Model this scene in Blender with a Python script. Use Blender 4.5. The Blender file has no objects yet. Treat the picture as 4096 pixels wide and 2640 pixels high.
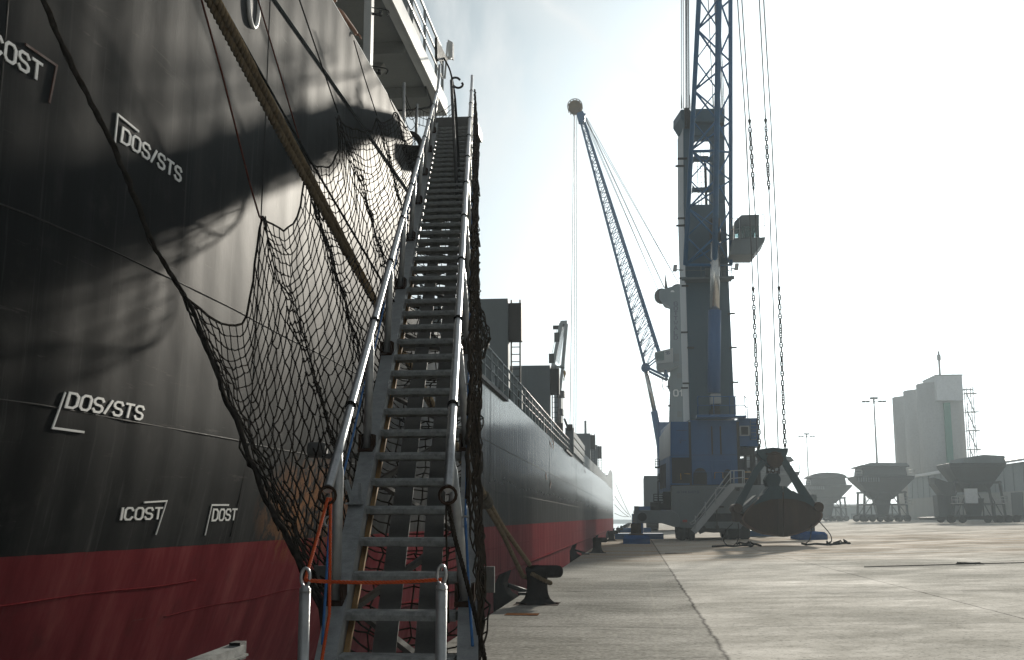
import bpy, math, random
from math import sin, cos, pi, radians, sqrt, atan2
from mathutils import Vector as V, Matrix
random.seed(7)
scene = bpy.context.scene
col = scene.collection

# ------------------------------------------------------------------ survey
# camera: eye 1.6 m over the quay; +Y runs along the quay edge, +X inland.
F, CX, CY, EYE = 4556.0, 2048.0, 1320.0, 1.6
PITCH = math.atan((2075 - CY) / F)
YAW = math.atan((2550 - CX) / (F / cos(PITCH)))
FW = V((-sin(YAW)*cos(PITCH), cos(YAW)*cos(PITCH), sin(PITCH)))
RT = V((cos(YAW), sin(YAW), 0))
UP = RT.cross(FW)
EYEP = V((0, 0, EYE))
def ray(x, y): return FW + RT*((x-CX)/F) - UP*((y-CY)/F)
def atY(x, y, Y): d = ray(x, y); return EYEP + d*(Y/d.y)
def atX(x, y, X): d = ray(x, y); return EYEP + d*(X/d.x)
def v2(x, y): return (x*1.7145, y*1.7145)          # survey sheet -> photo scale
def sheet(ox, oy, s): return lambda x, y: (ox + x/s, oy + y/s)
def vY(x, y, Y): return atY(*v2(x, y), Y)
def vX(x, y, X): return atX(*v2(x, y), X)
def ground_z(X): return 0.025*min(max(X-0.5, 0), 62)

# ------------------------------------------------------------------ objects
def tag(o, label=None, cat=None, group=None, kind=None):
    if label: o['label'] = label
    if cat: o['category'] = cat
    if group: o['group'] = group
    if kind: o['kind'] = kind
    return o
def thing(name, loc, label, cat, group=None):
    o = bpy.data.objects.new(name, None); col.objects.link(o)
    o.location = loc; o.empty_display_size = .3
    return tag(o, label, cat, group)
class MB:
    def __init__(s): s.v=[]; s.f=[]; s.m=[]; s.s=[]; s.cur=0
    def add(s, vs, fs, smooth=False, m=None):
        b=len(s.v); s.v.extend([tuple(p) for p in vs])
        for f in fs:
            s.f.append(tuple(b+i for i in f)); s.m.append(s.cur if m is None else m); s.s.append(smooth)
    def box(s, x0,x1,y0,y1,z0,z1, m=None):
        vs=[(x,y,z) for z in (z0,z1) for y in (y0,y1) for x in (x0,x1)]
        s.add(vs,[(0,2,3,1),(4,5,7,6),(0,1,5,4),(2,6,7,3),(0,4,6,2),(1,3,7,5)],False,m)
    def bar(s, p0, p1, w, h, up=(0,0,1), m=None):
        p0=V(p0); p1=V(p1); d=(p1-p0).normalized(); u=V(up)
        a=d.cross(u)
        if a.length<1e-4: a=d.cross(V((1,0,0)))
        a.normalize(); b=a.cross(d)
        vs=[]
        for p in (p0,p1):
            for sa,sb in ((-1,-1),(1,-1),(1,1),(-1,1)): vs.append(p+a*(sa*w/2)+b*(sb*h/2))
        s.add(vs,[(3,2,1,0),(4,5,6,7),(0,1,5,4),(1,2,6,5),(2,3,7,6),(3,0,4,7)],False,m)
    def tube(s, pts, r, n=8, cap=True, m=None, smooth=True, closed=False):
        pts=[V(p) for p in pts]; k=len(pts)
        rs=r if isinstance(r,(list,tuple)) else [r]*k
        t=[]
        for i in range(k):
            if closed: d=pts[(i+1)%k]-pts[i-1]
            else: d=pts[min(i+1,k-1)]-pts[max(i-1,0)]
            t.append(d.normalized() if d.length>1e-9 else V((0,0,1)))
        a=t[0].orthogonal().normalized(); vs=[]
        for i in range(k):
            a=(a-t[i]*a.dot(t[i]))
            a=a.normalized() if a.length>1e-6 else t[i].orthogonal().normalized()
            b=t[i].cross(a)
            for j in range(n):
                q=2*pi*j/n; vs.append(pts[i]+(a*cos(q)+b*sin(q))*rs[i])
        fs=[]
        for i in range(k if closed else k-1):
            i2=(i+1)%k
            for j in range(n):
                j2=(j+1)%n; fs.append((i*n+j,i*n+j2,i2*n+j2,i2*n+j))
        s.add(vs,fs,smooth,m)
        if cap and not closed:
            b=len(s.v)-len(vs)
            for ring,rev in ((0,True),(k-1,False)):
                f=[b+ring*n+j for j in range(n)]
                if rev: f.reverse()
                s.f.append(tuple(f)); s.m.append(s.cur if m is None else m); s.s.append(False)
    def lathe(s, prof, n=24, o=(0,0,0), axis='z', m=None, smooth=True, cap=True):
        o=V(o); vs=[]
        for r,z in prof:
            for j in range(n):
                q=2*pi*j/n; x,y=r*cos(q),r*sin(q)
                p={'z':V((x,y,z)),'x':V((z,x,y)),'y':V((y,z,x))}[axis]
                vs.append(o+p)
        fs=[(i*n+j,i*n+(j+1)%n,(i+1)*n+(j+1)%n,(i+1)*n+j) for i in range(len(prof)-1) for j in range(n)]
        s.add(vs,fs,smooth,m)
        if cap:
            b=len(s.v)-len(vs)
            s.f.append(tuple(b+j for j in reversed(range(n)))); s.m.append(s.cur if m is None else m); s.s.append(False)
            k=len(prof)-1
            s.f.append(tuple(b+k*n+j for j in range(n))); s.m.append(s.cur if m is None else m); s.s.append(False)
    def prism(s, poly, e, m=None):
        """poly: 3-D outline; e: extrusion vector"""
        e=V(e); n=len(poly); p=[V(q) for q in poly]
        vs=p+[q+e for q in p]
        nrm=V((0,0,0))
        for i in range(n): nrm+=p[i].cross(p[(i+1)%n])
        flip=nrm.dot(e)>0
        f0=tuple(range(n)); f1=tuple(n+i for i in reversed(range(n)))
        fs=[f0,f1]+[(i,n+i,n+(i+1)%n,(i+1)%n) for i in range(n)]
        if flip: fs=[tuple(reversed(f)) for f in fs]
        s.add(vs,fs,False,m)
    def build(s, name, mats, parent=None, label=None, bevel=0):
        me=bpy.data.meshes.new(name); me.from_pydata(s.v,[],s.f)
        if not isinstance(mats,(list,tuple)): mats=[mats]
        for x in mats: me.materials.append(x)
        me.polygons.foreach_set('material_index',s.m)
        me.polygons.foreach_set('use_smooth',s.s)
        me.update()
        o=bpy.data.objects.new(name,me); col.objects.link(o)
        if parent is not None:
            o.parent=parent
            L=V(parent.location) if parent.type=='EMPTY' else V((0,0,0))   # parts that are meshes sit at the origin
            o.matrix_parent_inverse=Matrix.Translation(-L)
        if label: o['label']=label
        if bevel:
            b=o.modifiers.new('edge','BEVEL'); b.width=bevel; b.segments=2; b.limit_method='ANGLE'; b.angle_limit=radians(40)
        return o
def copy_thing(root, loc, label=None):
    c=root.copy(); col.objects.link(c); c.location=loc
    if label: c['label']=label
    for ch in root.children:
        d=ch.copy(); col.objects.link(d); d.parent=c; d.matrix_parent_inverse=ch.matrix_parent_inverse.copy()
        for g in ch.children:
            e=g.copy(); col.objects.link(e); e.parent=d; e.matrix_parent_inverse=g.matrix_parent_inverse.copy()
    return c
def lerp(a,b,t): return a+(b-a)*t
def smooth01(t): t=min(max(t,0),1); return t*t*(3-2*t)
def interp(x, xs, ys):
    if x<=xs[0]: return ys[0]
    for i in range(len(xs)-1):
        if x<=xs[i+1]: return lerp(ys[i],ys[i+1],(x-xs[i])/(xs[i+1]-xs[i]))
    return ys[-1]
def resample(pts, step):
    pts=[V(p) for p in pts]; L=[0]
    for a,b in zip(pts,pts[1:]): L.append(L[-1]+(b-a).length)
    n=max(2,int(L[-1]/step)+1); out=[]; k=0
    for i in range(n):
        s=L[-1]*i/(n-1)
        while k<len(pts)-2 and L[k+1]<s: k+=1
        t=(s-L[k])/max(1e-9,L[k+1]-L[k]); out.append(pts[k].lerp(pts[k+1],t))
    return out
def catmull(pts, sub=6):
    pts=[V(p) for p in pts]; q=[pts[0]*2-pts[1]]+pts+[pts[-1]*2-pts[-2]]; out=[]
    for i in range(1,len(q)-2):
        a,b,c,d=q[i-1:i+3]
        for k in range(sub):
            t=k/sub
            out.append(.5*((2*b)+(c-a)*t+(2*a-5*b+4*c-d)*t*t+(3*b-a-3*c+d)*t**3))
    out.append(pts[-1]); return out
def twisted(mb, pts, r, pitch, strands=3, n=6, fuzz=0):
    """laid rope: helical strands round a centre line"""
    pts=resample(pts, pitch/9); k=len(pts); sr=r*.56; R=r*.48
    t=[(pts[min(i+1,k-1)]-pts[max(i-1,0)]).normalized() for i in range(k)]
    a=t[0].orthogonal().normalized(); fr=[]
    for i in range(k):
        a=(a-t[i]*a.dot(t[i])).normalized(); fr.append((a.copy(),t[i].cross(a)))
    for s in range(strands):
        ps=[]
        for i in range(k):
            q=2*pi*(i/9+s/strands); A,B=fr[i]
            ps.append(pts[i]+(A*cos(q)+B*sin(q))*R)
        mb.tube(ps,sr,n)

# ------------------------------------------------------------------ stroke letters
GL={'O':[('c',[(.15,0),(.47,0),(.62,.18),(.62,.82),(.47,1),(.15,1),(0,.82),(0,.18)])],
'0':[('c',[(.15,0),(.47,0),(.62,.18),(.62,.82),(.47,1),(.15,1),(0,.82),(0,.18)])],
'D':[('c',[(0,0),(.42,0),(.62,.2),(.62,.8),(.42,1),(0,1)])],
'S':[('o',[(.62,.8),(.48,1),(.14,1),(0,.86),(0,.66),(.14,.53),(.48,.47),(.62,.34),(.62,.15),(.48,0),(.14,0),(0,.2)])],
'T':[('o',[(0,1),(.62,1)]),('o',[(.31,.92),(.31,0)])],
'I':[('o',[(.1,0),(.1,1)])],'1':[('o',[(.05,.75),(.3,1),(.3,0)])],
'C':[('o',[(.62,.78),(.47,1),(.15,1),(0,.82),(0,.18),(.15,0),(.47,0),(.62,.22)])],
'G':[('o',[(.62,.78),(.47,1),(.15,1),(0,.82),(0,.18),(.15,0),(.62,0),(.62,.45),(.36,.45)])],
'/':[('o',[(0,0),(.36,1)])],
'W':[('o',[(0,1),(.14,0),(.31,.6),(.48,0),(.62,1)])],
'A':[('o',[(0,0),(.31,1),(.62,0)]),('o',[(.15,.33),(.47,.33)])],
'L':[('o',[(0,1),(0,0),(.6,0)])],
'H':[('o',[(0,0),(0,1)]),('o',[(.62,0),(.62,1)]),('o',[(.08,.5),(.54,.5)])],
'M':[('o',[(0,0),(0,1),(.31,.45),(.62,1),(.62,0)])],
'K':[('o',[(0,0),(0,1)]),('o',[(.6,1),(.08,.5),(.6,0)])],
'6':[('o',[(.55,1),(.15,1),(0,.8),(0,.15),(.15,0),(.47,0),(.62,.15),(.62,.4),(.47,.55),(.08,.55)])],
'4':[('o',[(.45,0),(.45,1),(0,.3),(.37,.3)])],
'7':[('o',[(0,1),(.62,1),(.22,0)])],
'B':[('c',[(0,0),(.47,0),(.62,.14),(.62,.38),(.5,.52),(.62,.64),(.62,.86),(.47,1),(0,1)])],
' ':[]}
def ribbon(mb, pts, w, closed, fn, th):
    """flat stroke with mitred corners; fn(u,v,h) -> 3-D"""
    n=len(pts); L=[]; R=[]
    for i in range(n):
        p=V((*pts[i],0))
        if closed or 0<i<n-1:
            a=(p-V((*pts[i-1],0))).normalized(); b=(V((*pts[(i+1)%n],0))-p).normalized()
            na=V((-a.y,a.x,0)); nb=V((-b.y,b.x,0)); m=(na+nb)
            m=m/max(.35,m.dot(na)) if m.length>1e-6 else na
            e=V((0,0,0))
        else:
            d=(V((*pts[1],0))-p) if i==0 else (p-V((*pts[-2],0)))
            d.normalize(); m=V((-d.y,d.x,0)); e=d*(-w/2 if i==0 else w/2)*.6
        L.append(p+e+m*(w/2)); R.append(p+e-m*(w/2))
    vs=[]
    for a,b in zip(L,R):
        vs += [fn(a.x,a.y,th),fn(b.x,b.y,th),fn(a.x,a.y,-.004),fn(b.x,b.y,-.004)]
    fs=[]; k=n if closed else n-1
    for i in range(k):
        a=4*i; b=4*((i+1)%n)
        fs += [(a,a+1,b+1,b),(a,b,b+2,a+2),(a+1,a+3,b+3,b+1)]
    if not closed: fs += [(0,2,3,1),(4*n-4,4*n-3,4*n-1,4*n-2)]
    mb.add(vs,fs)
def letters(mb, text, fn, w=.17, th=.012, adv=.86):
    """glyph cell: height 1; fn maps (u,v,h)"""
    x=0
    for ch in text:
        for kind,pts in GL[ch]:
            ribbon(mb,[(x+a,b) for a,b in pts],w,kind=='c',fn,th)
        x += {'I':.36,'/':.6,' ':.5,'1':.6}.get(ch,adv)
    return x
# ------------------------------------------------------------------ materials
def nt(name):
    m=bpy.data.materials.new(name); m.use_nodes=True; t=m.node_tree
    for n in list(t.nodes): t.nodes.remove(n)
    out=t.nodes.new('ShaderNodeOutputMaterial'); b=t.nodes.new('ShaderNodeBsdfPrincipled')
    t.links.new(b.outputs[0],out.inputs[0]); return m,t,b
class N:
    def __init__(s,t): s.t=t
    def new(s,typ,**kw):
        n=s.t.nodes.new(typ)
        for k,v in kw.items():
            if k.startswith('i_'):
                key=k[2:]; key=int(key) if key.isdigit() else key.replace('_',' ')
                n.inputs[key].default_value=v
            else: setattr(n,k,v)
        return n
    def link(s,a,b): s.t.links.new(a,b)
    def coords(s,scale=(1,1,1)):
        c=s.new('ShaderNodeTexCoord'); mp=s.new('ShaderNodeMapping'); mp.inputs['Scale'].default_value=scale
        s.link(c.outputs['Object'],mp.inputs['Vector']); return mp.outputs['Vector']
    def noise(s,vec,scale,detail=5,rough=.6,dist=0):
        n=s.new('ShaderNodeTexNoise'); n.inputs['Scale'].default_value=scale; n.inputs['Detail'].default_value=detail
        n.inputs['Roughness'].default_value=rough; n.inputs['Distortion'].default_value=dist
        s.link(vec,n.inputs['Vector']); return n.outputs['Fac']
    def ramp(s,fac,stops):
        r=s.new('ShaderNodeValToRGB'); e=r.color_ramp.elements
        while len(e)<len(stops): e.new(.5)
        for el,(p,c) in zip(e,stops):
            el.position=p; el.color=c if len(c)==4 else (*c,1)
        s.link(fac,r.inputs['Fac']); return r.outputs['Color']
    def step(s,fac,a,b): return s.ramp(fac,[(a,(0,0,0)),(b,(1,1,1))])
    def mix(s,fac,a,b,mode='MIX'):
        m=s.new('ShaderNodeMix',data_type='RGBA',blend_type=mode)
        for sock,val in ((m.inputs[0],fac),(m.inputs[6],a),(m.inputs[7],b)):
            if isinstance(val,bpy.types.NodeSocket): s.link(val,sock)
            elif isinstance(val,(int,float)): sock.default_value=val
            else: sock.default_value=(*val,1) if len(val)==3 else val
        return m.outputs[2]
    def math(s,op,a,b=0.0,c=0.0,clamp=False):
        m=s.new('ShaderNodeMath',operation=op,use_clamp=clamp)
        for sock,val in zip(m.inputs,(a,b,c)):
            if isinstance(val,bpy.types.NodeSocket): s.link(val,sock)
            else: sock.default_value=val
        return m.outputs[0]
    def bump(s,h,strength,dist,bsdf,normal=None):
        b=s.new('ShaderNodeBump'); b.inputs['Strength'].default_value=strength; b.inputs['Distance'].default_value=dist
        s.link(h,b.inputs['Height'])
        if normal is not None: s.link(normal,b.inputs['Normal'])
        s.link(b.outputs[0],bsdf.inputs['Normal']); return b.outputs[0]
def weathered(name, c, rough=.5, metal=0, var=.35, scale=3, rust=0, streak=False, bump=.15, fine=60, rustcol=(.13,.05,.02)):
    m,t,b=nt(name); g=N(t)
    vec=g.coords((1,1,.22) if streak else (1,1,1))
    n1=g.noise(vec,scale,6,.65); v0=g.coords(); n2=g.noise(v0,fine,4,.6)
    dark=tuple(x*(1-var) for x in c); light=tuple(min(1,x*(1+var*.7)+.004) for x in c)
    colr=g.ramp(n1,[(.3,dark),(.52,c),(.72,light)])
    colr=g.mix(g.math('MULTIPLY',g.step(n2,.45,.75),.35),colr,tuple(x*.6 for x in c))
    if rust:
        n3=g.noise(vec,scale*1.7,8,.7,.4)
        colr=g.mix(g.step(n3,.72-rust*.3,.78-rust*.3),colr,rustcol)
    g.link(colr,b.inputs['Base Color'])
    b.inputs['Metallic'].default_value=metal
    r=g.ramp(n1,[(.3,(rough*.8,)*3),(.7,(min(1,rough*1.25),)*3)]); g.link(r,b.inputs['Roughness'])
    b.inputs['Specular IOR Level'].default_value=0.0 if rough>=.8 and metal<.3 else (.12 if rough>=.75 else .35)
    if bump: g.bump(n2,bump,.01,b)
    return m
M={}
M['alu']=weathered('weathered_aluminium',(.29,.305,.31),.45,.35,.35,9,0,False,.25,90)
M['tread']=weathered('worn_tread_metal',(.27,.28,.275),.55,.15,.55,14,0,False,.4,120)
M['rail']=weathered('polished_rail_tube',(.42,.43,.44),.34,.8,.25,12,.02,False,.08,70)
M['galv']=weathered('galvanised_post',(.42,.43,.43),.4,.5,.3,10,.05,False,.15,80)
M['beam']=weathered('grey_under_beam',(.13,.13,.125),.55,.2,.35,5,.03,False,.15,60)
M['rustiron']=weathered('rusty_iron',(.045,.028,.02),.8,.2,.5,12,.35,False,.4,60)
M['flange_glint']=weathered('sunlit_flange_edge',(.33,.20,.09),.75,0,.4,8,0,True,.3,90)
M['net']=weathered('tarred_net_cord',(.032,.028,.024),.85,0,.4,20,0,False,.3,200)
M['netbrown']=weathered('brown_net_cord',(.027,.022,.017),.9,0,.5,9,0,False,.3,200)
M['hawser']=weathered('grey_brown_hawser',(.165,.125,.077),.9,0,.45,10,0,False,.35,160)
M['hawserdark']=weathered('oily_hawser',(.075,.065,.05),.9,0,.5,10,0,False,.35,160)
M['blackrope']=weathered('black_rope',(.012,.012,.012),.8,0,.3,20,0,False,.2,150)
M['redrope']=weathered('faded_red_rope',(.12,.035,.025),.85,0,.4,20,0,False,.2,150)
M['orangerope']=weathered('orange_rope',(.52,.085,.025),.75,0,.3,25,0,False,.3,150)
M['bluerope']=weathered('blue_rope',(.03,.13,.34),.7,0,.35,25,0,False,.2,150)
M['white']=weathered('white_ship_paint',(.62,.63,.62),.45,0,.12,1.5,.03,True,.05,40)
M['whitemark']=weathered('chipped_white_paint',(.82,.82,.80),.55,0,.15,9,.06,False,.15,60,(.2,.1,.06))
M['markdark']=weathered('rusted_black_bar',(.07,.028,.02),.7,0,.5,7,.2,False,.3,60)
M['hatch']=weathered('grey_hatch_paint',(.085,.105,.115),.5,0,.2,.6,.03,True,.05,20)
M['deckgrey']=weathered('blue_grey_deck_paint',(.12,.15,.165),.5,0,.2,1.5,.02,True,.05,30)
M['blackiron']=weathered('black_iron',(.018,.017,.016),.6,.1,.4,6,.04,False,.3,40)
M['rubber']=weathered('black_rubber',(.016,.016,.016),.8,0,.35,4,0,False,.2,30)
M['bollard']=weathered('worn_bollard_iron',(.018,.016,.015),.8,0,.5,5,.05,False,.35,45)
M['cranegrey']=weathered('grey_crane_paint',(.034,.082,.118),.5,0,.12,.7,.015,True,.03,12)
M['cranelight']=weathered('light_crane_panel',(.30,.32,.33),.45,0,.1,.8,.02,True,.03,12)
M['blue']=weathered('blue_crane_paint',(.006,.075,.22),.42,0,.22,.7,.01,True,.03,12)
M['blueboom']=weathered('blue_boom_paint',(.012,.11,.26),.45,0,.2,1,0,False,.03,12)
M['chassis']=weathered('grey_chassis_paint',(.13,.155,.165),.5,0,.15,.8,.03,True,.03,12)
M['chrome']=weathered('chromed_rod',(.6,.6,.58),.22,.9,.1,4,0,False,.03,30)
M['dark']=weathered('dark_opening',(.012,.013,.014),.7,0,.3,2,0,False,.05,20)
M['grab']=weathered('grimy_green_grab',(.02,.045,.055),.6,.1,.35,1.3,.08,True,.2,14)
M['grabrust']=weathered('rusty_grab_shell',(.055,.036,.025),.75,.1,.45,1.5,.25,True,.3,14)
M['grabrim']=weathered('worn_grab_rim',(.11,.07,.045),.7,.1,.5,2,.2,False,.3,20)
M['ochre']=weathered('grimy_ochre_paint',(.15,.085,.02),.7,0,.3,2,.1,False,.1,20)
M['jibgrey']=weathered('light_grey_jib_paint',(.30,.33,.34),.5,0,.1,1,0,False,.02,20)
M['bluepad']=weathered('scuffed_blue_pad',(.006,.06,.2),.85,0,.3,1.2,.05,False,.1,12)
M['cranehazed']=weathered('hazed_crane_paint',(.135,.18,.20),.5,0,.12,.7,.015,True,.03,12)  # haze over the far tower, put into its colour as a lighter tone
M['wingshade']=weathered('shaded_wing_underside',(.27,.275,.26),.6,0,.15,1.2,.03,False,.05,30)  # wing paint with the backlit underside's shade put into its colour
M['chain']=weathered('dark_chain_steel',(.035,.033,.03),.55,.5,.35,5,.1,False,.2,20)
M['steelrope']=weathered('steel_wire',(.06,.062,.065),.5,.4,.3,3,0,False,.05,30)
M['yellow']=weathered('ochre_paint',(.36,.2,.03),.5,0,.3,2,.03,False,.1,20)
M['hopper']=weathered('dusty_hopper_steel',(.06,.072,.078),.65,.1,.25,.35,.05,True,.05,6)
M['hopperlight']=weathered('pale_hopper_sheet',(.17,.2,.21),.6,0,.2,.35,.03,True,.05,6)
M['silo']=weathered('silo_concrete',(.46,.47,.47),.85,0,.13,.12,0,True,.05,3)
M['cladding']=weathered('pale_cladding',(.62,.65,.67),.6,0,.06,.15,0,True,.02,3)
M['whwall']=weathered('warehouse_sheet',(.20,.235,.25),.6,0,.1,.15,0,True,.02,3)
M['whconc']=weathered('warehouse_concrete',(.33,.34,.33),.9,0,.15,.2,0,True,.05,3)
M['whroof']=weathered('pale_roof_sheet',(.55,.56,.57),.5,0,.08,.15,0,False,.02,3)
M['green']=weathered('green_pipe',(.10,.24,.19),.6,0,.1,.3,0,False,.02,3)
M['tyre']=weathered('truck_tyre',(.014,.014,.014),.85,0,.3,2,0,False,.1,12)
M['skin']=weathered('tanned_skin',(.30,.15,.09),.55,0,.12,8,0,False,.05,60)
M['shirt']=weathered('blue_shirt',(.02,.12,.30),.85,0,.2,8,0,False,.1,60)
M['trousers']=weathered('dark_trousers',(.03,.03,.035),.85,0,.2,8,0,False,.1,60)
M['hair']=weathered('black_hair',(.01,.008,.007),.6,0,.2,30,0,False,.1,80)
M['red_lamp']=weathered('red_reflector',(.3,.05,.03),.4,0,.1,5,0,False,.02,20)
M['letterblue']=weathered('blue_grey_lettering',(.055,.07,.12),.5,0,.1,2,0,False,.02,20)
M['letterwhite']=weathered('white_lettering',(.6,.62,.62),.5,0,.1,2,0,False,.02,20)
def glassmat():
    m,t,b=nt('cab_glass'); b.inputs['Base Color'].default_value=(.25,.38,.38,1); b.inputs['Roughness'].default_value=.05
    b.inputs['Transmission Weight'].default_value=.75; b.inputs['IOR'].default_value=1.2; return m
M['glass']=glassmat()

def hull_material():
    m,t,b=nt('ship_hull_paint'); g=N(t)
    c=g.new('ShaderNodeTexCoord'); sp=g.new('ShaderNodeSeparateXYZ'); g.link(c.outputs['Object'],sp.inputs[0])
    Y,Z=sp.outputs[1],sp.outputs[2]
    streak=g.coords((1,1.0,.10)); plain=g.coords()
    ns=g.noise(streak,2.2,7,.68); nl=g.noise(plain,.35,4,.55); nf=g.noise(plain,34,4,.6); nm=g.noise(plain,2.6,6,.62)
    nst=g.noise(g.coords((1,2.6,.08)),3.2,8,.72)
    # black topsides: chalked, streaked paint
    black=g.ramp(ns,[(.3,(.006,.0065,.007)),(.52,(.011,.012,.0125)),(.75,(.026,.027,.027))])
    black=g.mix(g.math('MULTIPLY',g.step(nst,.56,.74),.55),black,(.085,.086,.083))
    black=g.mix(g.math('MULTIPLY',g.step(nm,.55,.75),.30),black,(.055,.054,.050))
    # the upper strakes are faded lighter
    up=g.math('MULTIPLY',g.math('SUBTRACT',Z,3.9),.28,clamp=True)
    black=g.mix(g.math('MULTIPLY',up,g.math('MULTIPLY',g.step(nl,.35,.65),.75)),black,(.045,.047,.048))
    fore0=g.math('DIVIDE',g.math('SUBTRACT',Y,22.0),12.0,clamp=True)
    sky_sheen=g.math('MULTIPLY',g.math('SUBTRACT',g.math('ADD',Z,g.math('MULTIPLY',nst,1.6)),3.6),.7,clamp=True)
    black=g.mix(g.math('MULTIPLY',fore0,g.math('MULTIPLY',sky_sheen,.7)),black,(.085,.085,.078))  # sky reflection on the upper midbody, painted in as lighter grey
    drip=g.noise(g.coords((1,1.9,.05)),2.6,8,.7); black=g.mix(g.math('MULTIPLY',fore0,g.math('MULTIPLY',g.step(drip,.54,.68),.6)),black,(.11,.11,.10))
    # boot topping red
    red=g.ramp(ns,[(.28,(.10,.014,.017)),(.5,(.175,.030,.035)),(.75,(.26,.068,.068))])
    red=g.mix(g.math('MULTIPLY',g.step(nm,.58,.72),.35),red,(.05,.022,.02))
    red=g.mix(g.math('MULTIPLY',g.step(nst,.6,.75),.3),red,(.19,.10,.09))
    zline=g.math('ADD',1.30,g.math('MULTIPLY',Y,.0019))
    zz=g.math('SUBTRACT',g.math('ADD',Z,g.math('MULTIPLY',g.math('SUBTRACT',nm,.5),.02)),zline)
    isblack=g.math('GREATER_THAN',zz,0.0)
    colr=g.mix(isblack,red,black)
    # rust scars: seams, fender scuffs near the gangway foot
    dy=g.math('DIVIDE',g.math('SUBTRACT',Y,15.8),2.5); dz=g.math('DIVIDE',g.math('SUBTRACT',Z,1.75),.8)
    rr=g.math('ADD',g.math('MULTIPLY',dy,dy),g.math('MULTIPLY',dz,dz))
    near=g.math('SUBTRACT',1.0,rr,clamp=True)
    nr=g.noise(plain,3.6,8,.7,.6)
    ru=g.math('MULTIPLY',near,g.math('MULTIPLY',g.step(nr,.45,.53),1.0),clamp=True)
    rustc=g.ramp(nf,[(.3,(.20,.055,.018)),(.7,(.30,.16,.06))])
    colr=g.mix(ru,colr,rustc)
    nr2=g.noise(g.coords((1,1,.5)),1.6,9,.75,.3)
    colr=g.mix(g.step(nr2,.705,.73),colr,(.14,.05,.022))
    scp=g.noise(g.coords((1,.22,2.2)),3.0,9,.75,.4); colr=g.mix(g.math('MULTIPLY',g.step(scp,.62,.68),.4),colr,(.10,.095,.088))
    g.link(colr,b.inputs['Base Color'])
    rough=g.ramp(ns,[(.3,(.15,)*3),(.6,(.21,)*3),(.8,(.33,)*3)])
    fore=g.math('DIVIDE',g.math('SUBTRACT',Y,22.0),12.0,clamp=True)      # the midbody was repainted more recently
    rough=g.mix(fore,g.mix(.85,rough,(.63,.63,.63)),g.ramp(g.math('MULTIPLY',g.math('SUBTRACT',g.math('ADD',Z,g.math('MULTIPLY',g.math('SUBTRACT',g.noise(g.coords((1,.25,1)),1.2,6,.6),.5),1.2)),2.3),.8,clamp=True),[(.0,(.36,)*3),(1.0,(.15,)*3)]))
    rough=g.mix(isblack,(.6,.6,.6),rough)
    sl=g.math('ADD',.085,g.math('MULTIPLY',fore,.38)); g.link(g.math('ADD',.05,g.math('MULTIPLY',isblack,g.math('SUBTRACT',sl,.05))),b.inputs['Specular IOR Level'])
    g.link(rough,b.inputs['Roughness']); b.inputs['IOR'].default_value=1.45; b.inputs['Coat Roughness'].default_value=.30; g.link(g.math('MULTIPLY',isblack,.02),b.inputs['Coat Weight'])
    # chalked, sun-bleached skin over the gloss: matte share by zone
    df=t.nodes.new('ShaderNodeBsdfDiffuse'); g.link(colr,df.inputs['Color']); mx=t.nodes.new('ShaderNodeMixShader')
    up2=g.math('MULTIPLY',g.math('SUBTRACT',g.math('ADD',Z,g.math('MULTIPLY',nst,1.4)),3.0),.5,clamp=True)
    mf=g.math('ADD',.54,g.math('MULTIPLY',fore,g.math('SUBTRACT',.24,g.math('MULTIPLY',up2,.42))))
    mf=g.math('SUBTRACT',1.0,g.math('MULTIPLY',g.math('SUBTRACT',1.0,mf),g.math('ADD',.10,g.math('MULTIPLY',isblack,.90))))
    outn=[n_ for n_ in t.nodes if n_.type=='OUTPUT_MATERIAL'][0]
    g.link(mf,mx.inputs[0]); g.link(b.outputs[0],mx.inputs[1]); g.link(df.outputs[0],mx.inputs[2]); g.link(mx.outputs[0],outn.inputs[0])
    # frames showing through the plating, dents, orange peel
    w=g.math('SINE',g.math('MULTIPLY',Y,2*pi/.75)); dent=g.noise(g.coords((1,.8,.5)),.9,3,.5)
    h=g.math('MULTIPLY',g.math('ADD',g.math('MULTIPLY',w,.22),g.math('MULTIPLY',dent,2.0)),g.math('SUBTRACT',1.0,g.math('MULTIPLY',fore,.62)))
    n=g.new('ShaderNodeBump'); n.inputs['Strength'].default_value=.30; n.inputs['Distance'].default_value=.05; g.link(h,n.inputs['Height'])
    g.bump(g.math('MULTIPLY',g.math('ADD',nf,g.math('MULTIPLY',nst,1.0)),g.math('SUBTRACT',1.0,g.math('MULTIPLY',fore,.93))),.16,.006,b,n.outputs[0])
    return m
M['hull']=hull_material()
M['seam']=weathered('weld_seam_paint',(.045,.044,.042),.75,0,.5,12,.05,False,.3,60)
M['seamred']=weathered('weld_seam_red',(.15,.02,.024),.8,0,.4,12,.05,False,.3,60)

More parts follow.
